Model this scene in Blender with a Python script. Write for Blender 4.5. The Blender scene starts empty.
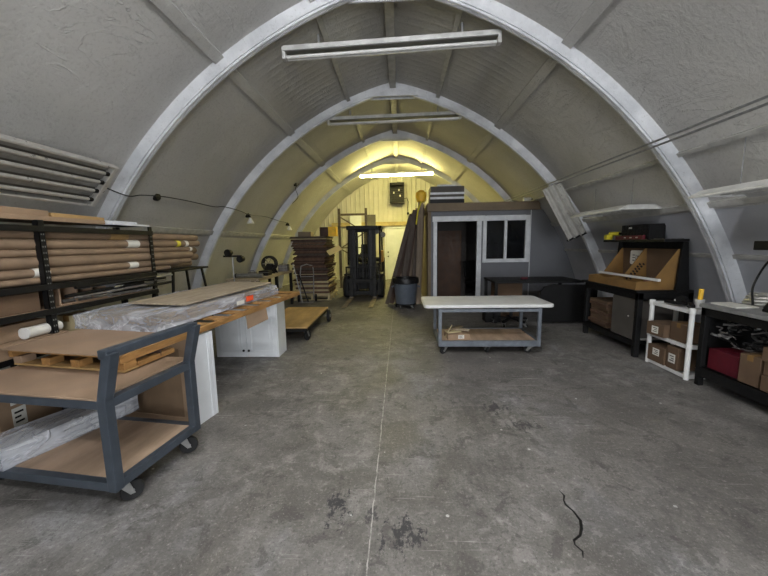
import bpy, bmesh, math, random
from mathutils import Vector, Matrix, Euler, noise
random.seed(7)
PI = math.pi
SC = bpy.context.scene
COL = SC.collection
R_ = math.radians
V = Vector

# ------------------------------------------------------------------ materials
def lin(c):
    c = c / 255.0
    return c / 12.92 if c <= 0.04045 else ((c + 0.055) / 1.055) ** 2.4
def rgb(c, k=1.0):
    return (min(1, lin(c[0]) * k), min(1, lin(c[1]) * k), min(1, lin(c[2]) * k), 1)

class NT:
    """small node-graph writer"""
    def __init__(s, name):
        s.m = bpy.data.materials.new(name); s.m.use_nodes = True
        s.t = s.m.node_tree; s.t.nodes.clear()
        s.out = s.t.nodes.new('ShaderNodeOutputMaterial')
        s.p = s.t.nodes.new('ShaderNodeBsdfPrincipled')
        s.t.links.new(s.p.outputs[0], s.out.inputs[0])
        s.co = s.t.nodes.new('ShaderNodeTexCoord').outputs['Object']
    def n(s, typ): return s.t.nodes.new('ShaderNode' + typ)
    def l(s, a, b): s.t.links.new(a, b)
    def put(s, sock, v):
        if isinstance(v, bpy.types.NodeSocket): s.l(v, sock)
        else: sock.default_value = v
    def math(s, op, a, b=0.0, clamp=False):
        n = s.n('Math'); n.operation = op; n.use_clamp = clamp
        s.put(n.inputs[0], a); s.put(n.inputs[1], b); return n.outputs[0]
    def noise(s, scale, detail=4, rough=.55, vec=None, dist=0.0):
        n = s.n('TexNoise'); n.inputs['Scale'].default_value = scale
        n.inputs['Detail'].default_value = detail; n.inputs['Roughness'].default_value = rough
        n.inputs['Distortion'].default_value = dist
        s.l(vec or s.co, n.inputs['Vector']); return n.outputs['Fac']
    def scaled(s, sx, sy, sz, loc=(0, 0, 0), rot=(0, 0, 0)):
        n = s.n('Mapping'); n.inputs['Scale'].default_value = (sx, sy, sz)
        n.inputs['Location'].default_value = loc; n.inputs['Rotation'].default_value = rot
        s.l(s.co, n.inputs['Vector']); return n.outputs[0]
    def ramp(s, fac, a, b, lo=0.0, hi=1.0):
        n = s.n('MapRange'); n.clamp = True; n.interpolation_type = 'SMOOTHSTEP'
        s.put(n.inputs[0], fac); n.inputs[1].default_value = a; n.inputs[2].default_value = b
        n.inputs[3].default_value = lo; n.inputs[4].default_value = hi; return n.outputs[0]
    def mix(s, fac, a, b, mode='MIX'):
        n = s.n('Mix'); n.data_type = 'RGBA'; n.blend_type = mode
        s.put(n.inputs[0], fac); s.put(n.inputs[6], a); s.put(n.inputs[7], b); return n.outputs[2]
    def xyz(s):
        n = s.n('SeparateXYZ'); s.l(s.co, n.inputs[0]); return n.outputs
    def bump(s, h, strength=.3, dist=.02):
        n = s.n('Bump'); n.inputs['Strength'].default_value = strength
        n.inputs['Distance'].default_value = dist; s.put(n.inputs['Height'], h)
        s.l(n.outputs[0], s.p.inputs['Normal'])
    def set(s, **k):
        for a, v in k.items():
            s.put(s.p.inputs[{'col': 'Base Color', 'rough': 'Roughness', 'metal': 'Metallic', 'alpha': 'Alpha',
                              'spec': 'Specular IOR Level', 'ecol': 'Emission Color', 'estr': 'Emission Strength',
                              'trans': 'Transmission Weight'}[a]], v)
        return s

_MATS = {}
def mat(name, c, rough=.6, metal=0.0, var=.18, scale=6, bump=0.0, bscale=60, streak=None, spec=.4):
    """painted / plain surface with a little mottling"""
    if name in _MATS: return _MATS[name]
    t = NT(name)
    vec = t.scaled(*streak) if streak else None
    f = t.noise(scale, 5, .6, vec)
    a, b = rgb(c, 1 - var * 1.3), rgb(c, 1 + var)
    t.set(col=t.mix(t.ramp(f, .3, .7), a, b), metal=metal, spec=spec)
    t.set(rough=t.ramp(t.noise(scale * 2, 3), .3, .7, max(0, rough - .08), min(1, rough + .08)))
    if bump: t.bump(t.noise(bscale, 4), bump, .01)
    _MATS[name] = t.m
    return t.m

M = {}
def mk():
    M['steel'] = mat('blue_grey_paint', (64, 71, 80), .42, .1, .15, 12, spec=.5)
    M['tablesteel'] = mat('pale_blue_grey_paint', (104, 110, 118), .45, .1, .15, 12)
    M['card'] = mat('cardboard', (150, 126, 102), .85, 0, .12, 4, .1, 30)
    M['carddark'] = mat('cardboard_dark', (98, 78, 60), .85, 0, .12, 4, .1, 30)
    M['cardtan'] = mat('cardboard_golden', (128, 97, 54), .85, 0, .12, 5, .1, 30)
    M['tubecard'] = mat('tube_cardboard', (134, 113, 92), .75, 0, .12, 6, .05, 30)
    M['hard'] = mat('hardboard', (152, 128, 106), .75, 0, .12, 3, .1, 80)
    M['ply'] = mat('plywood', (172, 148, 126), .75, 0, .25, 5, .1, 40, (1, .25, 1))
    M['plyy'] = mat('plywood_yellowed', (172, 140, 92), .7, 0, .2, 5, .1, 40, (1, .2, 1))
    M['pine'] = mat('pine_lumber', (156, 116, 68), .65, 0, .25, 9, .1, 40, (3, .4, 3))
    M['wgrey'] = mat('weathered_board', (164, 150, 130), .7, 0, .2, 14, .15, 40, (3, .2, 3))
    M['black'] = mat('black_steel', (15, 15, 16), .55, 0, .2, 20, spec=.3)
    M['blackp'] = mat('black_plastic', (13, 13, 14), .6, 0, .2, 20, spec=.3)
    M['rubber'] = mat('rubber', (30, 30, 31), .8, 0, .2, 20)
    M['hub'] = mat('wheel_hub', (150, 150, 152), .45, .3, .2, 20)
    M['hubdark'] = mat('wheel_hub_dark', (92, 92, 95), .5, .3, .2, 20)
    M['white'] = mat('white_laminate', (226, 229, 232), .4, 0, .04, 4)
    M['whitep'] = mat('white_plastic', (222, 222, 220), .5, 0, .05, 6)
    M['cabback'] = mat('cabinet_raw_back', (126, 104, 82), .8, 0, .12, 5)
    M['frame'] = mat('white_frame_paint', (214, 217, 222), .5, 0, .08, 8)
    M['panel'] = mat('grey_booth_panel', (108, 110, 116), .7, 0, .06, 2)
    M['tan'] = mat('tan_fascia', (120, 106, 88), .75, 0, .12, 3)
    M['brown'] = mat('dark_brown_board', (68, 50, 42), .75, 0, .25, 5, .1, 30, (2, .3, .3))
    M['brown2'] = mat('mid_brown_board', (96, 72, 58), .75, 0, .25, 5, .1, 30, (2, .3, .3))
    M['plank'] = mat('brown_plank', (124, 110, 94), .7, 0, .2, 6, .1, 30, (3, 3, .2))
    M['plankd'] = mat('dark_brown_plank', (76, 66, 58), .7, 0, .2, 6, .1, 30, (3, 3, .2))
    M['rackbrown'] = mat('rack_paint', (112, 100, 80), .55, .1, .15, 10)
    M['fork'] = mat('forklift_black', (20, 20, 21), .6, 0, .3, 10)
    M['amber'] = mat('amber_paint', (164, 118, 44), .5, 0, .15, 10)
    M['forksteel'] = mat('worn_fork_steel', (150, 140, 124), .5, .3, .3, 10)
    M['can'] = mat('grey_can_plastic', (88, 96, 108), .55, 0, .08, 8)
    M['bag'] = mat('black_bin_liner', (20, 20, 22), .35, 0, .2, 20, .5, 30)
    M['yellow'] = mat('yellow_plastic', (248, 196, 60), .5, 0, .1, 10)
    M['lemon'] = mat('lemon_yellow', (214, 200, 60), .5, 0, .1, 10)
    M['red'] = mat('red_plastic', (84, 20, 32), .45, 0, .15, 10)
    M['paper'] = mat('white_paper', (224, 222, 214), .8, 0, .05, 8)
    M['orange'] = mat('orange_tag', (255, 92, 48), .7, 0, .05, 8)
    M['greymetal'] = mat('grey_metal', (150, 150, 148), .4, .6, .15, 12)
    M['slat'] = mat('pale_slat_metal', (186, 184, 178), .35, .4, .1, 10)
    M['slatback'] = mat('slat_recess', (96, 92, 86), .6, .2, .15, 10)
    M['greypanel'] = mat('grey_panel', (80, 76, 72), .65, 0, .1, 5)
    M['benchtop'] = mat('grey_bench_top', (128, 128, 128), .6, 0, .2, 8)
    M['cord'] = mat('black_cord', (24, 24, 24), .6, 0, .1, 20)
    M['galv'] = mat('galvanised_pipe', (146, 148, 150), .4, .6, .15, 20)
    M['fix'] = mat('fixture_enamel', (206, 206, 204), .45, .1, .12, 8)
    M['fixshade'] = mat('fixture_enamel_shaded', (116, 116, 114), .5, .2, .1, 8)  # enamel darkened to paint the shaded gap above unlit tubes
    M['tubeoff'] = mat('unlit_tube', (214, 214, 212), .25, 0, .04, 6)
    M['innerdoor'] = mat('brown_inner_door', (82, 58, 42), .6, 0, .15, 6)
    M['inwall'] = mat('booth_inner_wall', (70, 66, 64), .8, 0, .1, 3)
    M['scrap'] = mat('scrap_grey', (116, 112, 110), .5, .3, .3, 20)
    M['text'] = mat('black_print', (24, 20, 16), .8, 0, .1, 10)
    M['straw'] = mat('straw_card', (240, 218, 150), .8, 0, .05, 6)
    M['pale'] = mat('pale_board', (178, 164, 128), .75, 0, .15, 6)
    M['rail'] = mat('dark_rail', (40, 40, 42), .4, .4, .2, 10)
mk()

def glassy():
    t = NT('plastic_film')
    fold = t.noise(3.2, 3, .5, t.scaled(1.6, .7, 2.2), 1.6)
    ridge_ = t.ramp(t.math('ABSOLUTE', t.math('SUBTRACT', fold, .5)), 0, .05, 1, 0)
    f = t.noise(5, 3, .5, t.scaled(1.4, .5, 2), .8)
    t.set(col=rgb((214, 217, 226)), rough=.13, spec=.9)
    t.set(alpha=t.math('ADD', t.ramp(f, .4, .65, .30, .68), t.math('MULTIPLY', ridge_, .3), True))
    t.bump(t.math('ADD', fold, t.math('MULTIPLY', ridge_, .25)), .7, .03)
    M['film'] = t.m
    t = NT('window_glass'); t.set(col=rgb((30, 32, 36)), rough=.06, spec=.6, alpha=.45); M['glass'] = t.m
    t = NT('tube_lit_warm'); t.set(col=(1, 1, .8, 1), ecol=(1, .87, .30, 1), estr=240.0); M['litwarm'] = t.m
    t = NT('tube_lit_cool'); t.set(col=(1, 1, 1, 1), ecol=(.98, .985, 1.0, 1), estr=100.0); M['litcool'] = t.m
glassy()

def floor_mat():
    t = NT('concrete_floor'); x, y, z = t.xyz()
    big = t.noise(.55, 4, .6, None, .6); med = t.noise(2.3, 8, .68, None, .4); fine = t.noise(26, 8, .75)
    patch = t.noise(1.1, 6, .62, t.scaled(1, .6, 1, (3.1, 1.7, 0)), .8)
    c = t.mix(t.ramp(big, .35, .65), rgb((116, 112, 107)), rgb((142, 139, 135)))
    c = t.mix(t.ramp(patch, .5, .7, 0, .45), c, rgb((168, 171, 177)))
    c = t.mix(t.ramp(med, .42, .56, .7, 0), c, rgb((92, 89, 85)))
    c = t.mix(t.ramp(fine, .3, .75, .55, 0), c, rgb((86, 84, 82)))
    c = t.mix(t.ramp(fine, .56, .72, 0, .5), c, rgb((186, 184, 180)))
    flk = t.noise(5.5, 9, .74, None, .5); sel2 = t.ramp(t.noise(.8, 3, .5, t.scaled(1, 1, 1, (5, 2, 0))), .42, .6)
    c = t.mix(t.math('MULTIPLY', t.ramp(flk, .53, .59), t.math('MULTIPLY', sel2, .3)), c, rgb((172, 170, 166)))
    c = t.mix(t.math('MULTIPLY', t.ramp(flk, .40, .45, 1, 0), .6), c, rgb((76, 74, 71)))
    sp = t.noise(70, 6, .8)
    c = t.mix(t.ramp(sp, .36, .47, .6, 0), c, rgb((62, 60, 58)))
    c = t.mix(t.ramp(sp, .56, .68, 0, .5), c, rgb((196, 194, 190)))
    # scattered paint drips
    v = t.n('TexVoronoi'); v.inputs['Scale'].default_value = 5.5; t.l(t.co, v.inputs['Vector'])
    drip = t.math('LESS_THAN', t.math('ADD', v.outputs['Distance'], t.math('MULTIPLY', t.noise(40, 2), .09)), .098)
    sel = t.math('GREATER_THAN', t.noise(3.1, 2), .52)
    c = t.mix(t.math('MULTIPLY', drip, t.math('MULTIPLY', sel, .75)), c, rgb((205, 205, 202)))
    # thin scratches in two directions
    for rot, sc in (((0, 0, .5), (1.2, 34, 1)), ((0, 0, -.9), (1.0, 40, 1)), ((0, 0, 1.35), (.8, 30, 1))):
        s = t.noise(1.6, 3, .5, t.scaled(*sc, rot=rot))
        s = t.math('MULTIPLY', t.ramp(s, .68, .71), t.ramp(t.noise(.9, 3), .46, .58))
        c = t.mix(t.math('MULTIPLY', s, .4), c, rgb((196, 194, 190)))
    # dark worn stains, each with its own outline
    nz = t.noise(20, 8, .78, None, 1.0)
    streak = t.noise(6, 6, .7, t.scaled(4, 1.0, 1, rot=(0, 0, .2)))
    acc = None
    for (sx, sy, rx, ry, k) in ((-.36, 1.73, .10, .20, 1), (.01, 1.57, .15, .15, 1), (-.17, 1.66, .06, .10, .8), (.82, 2.93, .13, .17, .9), (.97, 2.63, .22, .11, .8),
                             (.62, 2.9, .5, .35, .35), (.75, 1.2, .25, .12, .9), (.45, 2.2, .5, .6, .25), (-1.1, 2.9, .5, .6, .25), (1.6, 1.9, .6, .5, .25)):
        dx = t.math('DIVIDE', t.math('SUBTRACT', x, sx), rx); dy = t.math('DIVIDE', t.math('SUBTRACT', y, sy), ry)
        d = t.math('SQRT', t.math('ADD', t.math('MULTIPLY', dx, dx), t.math('MULTIPLY', dy, dy)))
        v_ = t.math('SUBTRACT', 1.0, d)
        v_ = t.math('ADD', v_, t.math('MULTIPLY', t.math('SUBTRACT', nz, .53), 4.6))
        v_ = t.math('ADD', v_, t.math('MULTIPLY', t.math('SUBTRACT', streak, .52), 4.2))
        mk_ = t.math('MULTIPLY', t.math('MULTIPLY', t.ramp(v_, .25, .6), t.ramp(d, 1.0, 1.7, 1, 0)), k)
        acc = mk_ if acc is None else t.math('MAXIMUM', acc, mk_)
    c = t.mix(t.math('MULTIPLY', acc, .88), c, rgb((48, 48, 52)))
    # saw-cut joint filled with pale dust along the length of the building
    wob = t.math('MULTIPLY', t.math('SUBTRACT', t.noise(7, 3), .5), .02)
    jx = t.math('ABSOLUTE', t.math('ADD', t.math('ADD', x, .165), wob))
    jt = t.math('MULTIPLY', t.ramp(jx, .001, .005, 1, 0), t.ramp(t.noise(14, 4, .7), .38, .58, .12, 1))
    c = t.mix(t.math('MULTIPLY', jt, .75), c, rgb((196, 194, 188)))
    t.set(col=c, spec=.35, rough=t.ramp(med, .3, .7, .5, .78))
    t.bump(t.math('ADD', t.math('MULTIPLY', fine, .4), med), .25, .02)
    return t.m
M['floor'] = floor_mat()

def foam_mat():
    t = NT('sprayed_foam_ceiling'); x, y, z = t.xyz()
    f1 = t.noise(3.2, 8, .6, None, .7); f2 = t.noise(34, 6, .7); f3 = t.noise(.7, 3)
    ln = t.noise(1.5, 4, .6, t.scaled(3, .7, .8, rot=(0, .4, .5)), 1.8)
    crease = t.ramp(t.math('ABSOLUTE', t.math('SUBTRACT', ln, .5)), 0, .016, 1, 0)
    crease = t.math('MULTIPLY', crease, t.ramp(f3, .5, .62))
    c = t.mix(t.ramp(f3, .3, .7), rgb((176, 175, 172)), rgb((194, 193, 190)))
    c = t.mix(t.ramp(f2, .35, .5, .25, 0), c, rgb((132, 130, 126)))
    t.set(col=c, rough=.85, spec=.25)
    # boards between the purlins near the ridge
    w = t.n('TexWave'); w.wave_type = 'BANDS'; w.bands_direction = 'Y'; w.inputs['Scale'].default_value = 2.3
    w.inputs['Distortion'].default_value = .6; w.inputs['Detail'].default_value = 2; t.l(t.co, w.inputs['Vector'])
    near = t.ramp(t.math('ABSOLUTE', t.math('ADD', x, .1)), 1.55, 1.8, 1, 0)
    far = t.ramp(y, 3.9, 4.3)
    board = t.math('MULTIPLY', t.math('MULTIPLY', near, far), t.math('POWER', w.outputs['Fac'], 3))
    h = t.math('ADD', t.math('MULTIPLY', f1, .9), t.math('MULTIPLY', f2, .28))
    h = t.math('ADD', h, t.math('MULTIPLY', crease, .35)); h = t.math('ADD', h, t.math('MULTIPLY', board, .18))
    t.bump(h, .55, .035)
    return t.m
M['foam'] = foam_mat()

def painted_wall():
    t = NT('pale_blue_painted_wall')
    f = t.noise(1.1, 5); f2 = t.noise(40, 5, .7)
    c = t.mix(t.ramp(f, .3, .7), rgb((158, 160, 167)), rgb((182, 184, 190)))
    t.set(col=c, rough=.7); t.bump(t.math('ADD', t.noise(4, 6), t.math('MULTIPLY', f2, .3)), .35, .02)
    return t.m
M['wallp'] = painted_wall()
def rib_mat():
    t = NT('white_painted_rib'); f = t.noise(2.5, 6, .65); st = t.noise(30, 5, .7)
    c = t.mix(t.ramp(f, .3, .7), rgb((184, 187, 192)), rgb((216, 218, 222)))
    c = t.mix(t.ramp(st, .3, .42, .4, 0), c, rgb((140, 138, 134)))
    t.set(col=c, rough=.6); t.bump(t.math('ADD', t.noise(7, 6), t.math('MULTIPLY', st, .3)), .35, .02)
    return t.m
M['rib'] = rib_mat()
def siding_mat():
    t = NT('ribbed_white_siding'); x, y, z = t.xyz()
    w = t.n('TexWave'); w.wave_type = 'BANDS'; w.bands_direction = 'X'; w.inputs['Scale'].default_value = 1.7; t.l(t.co, w.inputs['Vector'])
    st = t.math('POWER', w.outputs['Fac'], 6)
    f = t.noise(1.2, 4)
    t.set(col=t.mix(t.ramp(f, .3, .7), rgb((184, 181, 166)), rgb((202, 198, 184))), rough=.6)
    t.bump(st, .7, .03)
    return t.m
M['siding'] = siding_mat()
M['purlin'] = mat('purlin_paint', (180, 179, 175), .7, 0, .15, 9, .2, 40)
M['purlind'] = mat('purlin_bare_timber', (140, 128, 108), .75, 0, .2, 9, .2, 40)
M['header'] = mat('header_timber', (176, 158, 112), .7, 0, .15, 6)

# ------------------------------------------------------------------ mesh builder
class MB:
    def __init__(s): s.bm = bmesh.new()
    def _face(s, vs):
        try: s.bm.faces.new(vs)
        except ValueError: pass
    def hexa(s, P):
        v = [s.bm.verts.new(p) for p in P]
        for f in ((0, 3, 2, 1), (4, 5, 6, 7), (0, 1, 5, 4), (1, 2, 6, 5), (2, 3, 7, 6), (3, 0, 4, 7)): s._face([v[i] for i in f])
        return s
    def box(s, x0, x1, y0, y1, z0, z1):
        return s.hexa([(x0, y0, z0), (x1, y0, z0), (x1, y1, z0), (x0, y1, z0), (x0, y0, z1), (x1, y0, z1), (x1, y1, z1), (x0, y1, z1)])
    def obox(s, c, d, rot=(0, 0, 0)):
        m = Euler(rot).to_matrix(); c = V(c); d = V(d) / 2
        return s.hexa([c + m @ V((sx * d.x, sy * d.y, sz * d.z)) for sx, sy, sz in
                       ((-1, -1, -1), (1, -1, -1), (1, 1, -1), (-1, 1, -1), (-1, -1, 1), (1, -1, 1), (1, 1, 1), (-1, 1, 1))])
    def bar(s, a, b, w, h, up=(0, 0, 1)):
        a, b = V(a), V(b); d = (b - a).normalized(); u = V(up)
        if abs(d.dot(u)) > .98: u = V((0, 1, 0))
        r = d.cross(u).normalized(); u = r.cross(d).normalized(); r = r * w / 2; u = u * h / 2
        return s.hexa([a - r - u, a + r - u, a + r + u, a - r + u, b - r - u, b + r - u, b + r + u, b - r + u])
    def tube(s, pts, r, n=10, cap=True):
        pts = [V(p) for p in pts]; rings = []
        rr = r if isinstance(r, (list, tuple)) else [r] * len(pts)
        pu = None
        for i, p in enumerate(pts):
            d = (pts[min(i + 1, len(pts) - 1)] - pts[max(i - 1, 0)]).normalized()
            if pu is None:
                u = V((0, 0, 1)) if abs(d.z) < .9 else V((0, 1, 0))
            else: u = pu
            a = d.cross(u)
            if a.length < 1e-4: a = d.cross(V((1, 0, 0)))
            a.normalize(); u = a.cross(d).normalized(); pu = u
            rings.append([s.bm.verts.new(p + (a * math.cos(2 * PI * k / n) + u * math.sin(2 * PI * k / n)) * rr[i]) for k in range(n)])
        for A, B in zip(rings, rings[1:]):
            for k in range(n): s._face([A[k], A[(k + 1) % n], B[(k + 1) % n], B[k]])
        if cap: s._face(rings[0][::-1]); s._face(rings[-1])
        return s
    def lathe(s, prof, c=(0, 0, 0), axis='z', n=24):
        c = V(c); rings = []
        for r, h in prof:
            ring = []
            for k in range(n):
                a = 2 * PI * k / n; q = (r * math.cos(a), r * math.sin(a))
                p = {'z': (q[0], q[1], h), 'x': (h, q[0], q[1]), 'y': (q[0], h, q[1])}[axis]
                ring.append(s.bm.verts.new(c + V(p)))
            rings.append(ring)
        for A, B in zip(rings, rings[1:]):
            for k in range(n): s._face([A[k], A[(k + 1) % n], B[(k + 1) % n], B[k]])
        s._face(rings[0][::-1]); s._face(rings[-1])
        return s
    def prism(s, poly, axis, a, b):
        def P(u, v, w): return {'y': (u, w, v), 'x': (w, u, v), 'z': (u, v, w)}[axis]
        A = [s.bm.verts.new(P(u, v, a)) for u, v in poly]; B = [s.bm.verts.new(P(u, v, b)) for u, v in poly]
        n = len(poly); s._face(A[::-1]); s._face(B)
        for i in range(n): s._face([A[i], A[(i + 1) % n], B[(i + 1) % n], B[i]])
        return s
    def build(s, name, m, parent=None, bevel=0.0, smooth=False, keep=False, seg=2):
        bm = s.bm
        bmesh.ops.recalc_face_normals(bm, faces=bm.faces[:])
        me = bpy.data.meshes.new(name); bm.to_mesh(me); bm.free()
        if smooth:
            for p in me.polygons: p.use_smooth = True
        o = bpy.data.objects.new(name, me); COL.objects.link(o)
        me.materials.append(M[m] if isinstance(m, str) else m)
        if parent: o.parent = parent
        elif not keep:                                            # origin at the base centre
            xs = [v.co for v in me.vertices]
            c = V(((min(v.x for v in xs) + max(v.x for v in xs)) / 2, (min(v.y for v in xs) + max(v.y for v in xs)) / 2, min(v.z for v in xs)))
            me.transform(Matrix.Translation(-c)); o.location = c
        if bevel:
            b = o.modifiers.new('bevel', 'BEVEL'); b.width = bevel; b.segments = seg; b.limit_method = 'ANGLE'; b.angle_limit = R_(40)
        if smooth:
            try:
                me.set_sharp_from_angle(angle=R_(42))
            except Exception: pass
        return o

def tag(o, label=None, cat=None, group=None, kind=None):
    if label: o['label'] = label
    if cat: o['category'] = cat
    if group: o['group'] = group
    if kind: o['kind'] = kind
    return o
def thing(name, label, cat, loc=(0, 0, 0), rz=0.0, group=None):
    o = bpy.data.objects.new(name, None); COL.objects.link(o); o.empty_display_size = .1
    o.location = loc; o.rotation_euler = (0, 0, R_(rz))
    return tag(o, label, cat, group)
def struct(o): o['kind'] = 'structure'; return o
def dup(root, loc, rz=None, label=None):
    def cp(o, parent):
        c = o.copy(); COL.objects.link(c)
        if parent: c.parent = parent
        for ch in o.children: cp(ch, c)
        return c
    r = cp(root, None); r.location = loc
    if rz is not None: r.rotation_euler = (0, 0, R_(rz))
    if label: r['label'] = label
    return r

# ------------------------------------------------------------------ the vault
XC, RC = -.10, None
def circ(a, b, c):
    ax, ay = a; bx, by = b; cx, cy = c
    d = 2 * (ax * (by - cy) + bx * (cy - ay) + cx * (ay - by))
    ux = ((ax * ax + ay * ay) * (by - cy) + (bx * bx + by * by) * (cy - ay) + (cx * cx + cy * cy) * (ay - by)) / d
    uy = ((ax * ax + ay * ay) * (cx - bx) + (bx * bx + by * by) * (ax - cx) + (cx * cx + cy * cy) * (bx - ax)) / d
    return ux, uy, math.hypot(ax - ux, ay - uy)
AX, AZ, AR = -1.23, -1.03, 5.35                                     # centre and radius of each half of the pointed vault
def arc(off, n=40, z0=0.0, z1=None, side=1):
    """points of one half of the vault (x, z) from height z0 up to the ridge (or z1)"""
    r = AR + off
    t0 = math.asin((z0 - AZ) / r); t1 = math.acos(-AX / r) if z1 is None else math.asin((z1 - AZ) / r)
    return [(XC + side * (AX + r * math.cos(t0 + (t1 - t0) * i / n)), AZ + r * math.sin(t0 + (t1 - t0) * i / n)) for i in range(n + 1)]
def arcx(z, off=0.0, side=1):
    r = AR + off; return XC + side * (AX + math.sqrt(r * r - (z - AZ) ** 2))
SH = .11                                                           # shell inner face behind the rib face
Y0, Y1 = -4.2, 13.95
ZW = 1.78
def shell(side, z0, z1, n):
    A = arc(SH, n, z0, z1, side); B = arc(SH + .12, n, z0, z1, side)
    mb = MB(); ny = 18; rows = []
    for k, P in enumerate((A, B)):
        rows.append([[mb.bm.verts.new((x, Y0 + (Y1 + .15 - Y0) * j / ny, z)) for j in range(ny + 1)] for x, z in P])
    for g in rows:
        for i in range(n):
            for j in range(ny): mb._face([g[i][j], g[i + 1][j], g[i + 1][j + 1], g[i][j + 1]])
    for i in range(n):
        for j in (0, ny): mb._face([rows[0][i][j], rows[0][i + 1][j], rows[1][i + 1][j], rows[1][i][j]])
    for i in (0, n):
        for j in range(ny): mb._face([rows[0][i][j], rows[0][i][j + 1], rows[1][i][j + 1], rows[1][i][j]])
    return mb
struct(MB().box(-4.6, 4.6, Y0, Y1 + .15, -.12, 0).build('floor', 'floor', keep=True))
struct(shell(-1, 0, ZW, 14).build('wall_left', 'foam', keep=True, smooth=True))
struct(shell(1, 0, ZW, 14).build('wall_right', 'wallp', keep=True, smooth=True))
cl = shell(-1, ZW, None, 36)
o1 = cl.build('ceiling', 'foam', keep=True, smooth=True); struct(o1)
struct(shell(1, ZW, None, 36).build('ceiling', 'foam', keep=True, smooth=True))

def rib(y, idx):
    prof = [(-.05, 0), (.05, 0), (.05, .04), (.075, .10), (.075, .16), (-.075, .16), (-.075, .10), (-.05, .04)]
    mb = MB()
    n = 48
    for side in (-1, 1):
        lines = [arc(d, n, 0.0, None, side) for _, d in prof]
        vs = [[mb.bm.verts.new((l[i][0], y + dy, l[i][1])) for i in range(n + 1)] for l, (dy, _) in zip(lines, prof)]
        for k in range(len(prof)):
            A, B = vs[k], vs[(k + 1) % len(prof)]
            for i in range(n): mb._face([A[i], A[i + 1], B[i + 1], B[i]])
        mb._face([v[0] for v in vs])
    o = mb.build('trim_%d' % idx, 'rib', keep=True, smooth=True); struct(o)
    # laminated nailing strip along the inner face and the ridge gusset
    g = MB()
    L = arc(-.004, 10, 4.05, None, -1); Rr = arc(-.004, 10, 4.05, None, 1)
    poly = L + Rr[::-1][1:]
    for s in (-1, 1): g.prism(poly, 'y', y + s * .058, y + s * .085)
    gg = g.build('gusset', 'rib', o, .004)
    st = MB()
    for side in (-1, 1):
        A = arc(-.022, n, 0.0, None, side); B = arc(0.002, n, 0.0, None, side)
        for dy0, dy1 in ((-.034, -.004), (.004, .034)):
            q = [[st.bm.verts.new((p[i][0], y + dy, p[i][1])) for i in range(n + 1)] for p, dy in ((A, dy0), (A, dy1), (B, dy1), (B, dy0))]
            for k in range(4):
                for i in range(n): st._face([q[k][i], q[k][i + 1], q[(k + 1) % 4][i + 1], q[(k + 1) % 4][i]])
            st._face([v[0] for v in q])
    st.build('lamination', 'rib', o, smooth=True)
RIBS = [-3.62, -1.10, 1.42, 3.94, 6.46, 8.98, 11.5]
for i, y in enumerate(RIBS): rib(y, i + 1)

# purlins along the building
def purlin(z, side, idx, w=.10, d=.05, m='purlin', ya=Y0, yb=Y1):
    r = AR + SH; t = math.asin((z - AZ) / r)
    cx = XC + side * (AX + (r - d / 2 + .02) * math.cos(t)); cz = AZ + (r - d / 2 + .02) * math.sin(t)
    mb = MB(); mb.obox((cx, (ya + yb) / 2, cz), (d + .04, yb - ya, w), (0, -side * t if side > 0 else t, 0) if side > 0 else (0, t, 0))
    return struct(mb.build('trim_%d' % idx, m, bevel=.004))
i = 10
rz_ = AR + SH
for side in (-1, 1):
    for xr, w, m in ((.80, .065, 'purlin'), (1.84, .12, 'foam')):
        z = AZ + math.sqrt(rz_ ** 2 - (xr - AX) ** 2)
        purlin(z, side, i, w, .045 if m == 'purlin' else .03, m); i += 1
purlin(2.36, 1, i, .05, .03, 'purlin'); i += 1
purlin(1.84, 1, i, .07, .03, 'purlin'); i += 1
purlin(1.74, -1, i, .09, .03, 'purlin'); i += 1
purlin(1.28, 1, i, .05, .02, 'purlin'); i += 1
ridge = AZ + math.sqrt(rz_ ** 2 - AX ** 2)
struct(MB().box(XC - .055, XC + .055, Y0, Y1, ridge - .10, ridge + .02).build('trim_%d' % i, 'purlin', bevel=.004)); i += 1

# end walls
def clip(poly, nx, nz, d):
    out = []
    for k in range(len(poly)):
        a, b = poly[k], poly[(k + 1) % len(poly)]
        fa, fb = nx * a[0] + nz * a[1] - d, nx * b[0] + nz * b[1] - d
        if fa >= 0: out.append(a)
        if (fa >= 0) != (fb >= 0):
            t = fa / (fa - fb); out.append((a[0] + (b[0] - a[0]) * t, a[1] + (b[1] - a[1]) * t))
    return out
Lh = arc(SH + .01, 40, 0, None, -1); Rh = arc(SH + .01, 40, 0, None, 1)
OUT = Lh + Rh[::-1][1:]
bw = MB().prism(OUT, 'y', Y1, Y1 + .14)
struct(bw.build('wall_back', 'siding', keep=True))
DX0, DX1, DZ = .2, 2.8, 2.35                                      # roller-door opening behind the camera
fw = MB()
for P in (clip(OUT, -1, 0, -DX0), clip(OUT, 1, 0, DX1), clip(clip(clip(OUT, 0, 1, DZ), 1, 0, DX0), -1, 0, -DX1)):
    fw.prism(P, 'y', Y0 - .02, Y0 + .12)
struct(fw.build('wall_front', 'siding', keep=True))
struct(MB().box(-2.75, .62, Y1 - .12, Y1 + .01, 2.17, 2.33).build('trim_30', 'header', bevel=.005))

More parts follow.
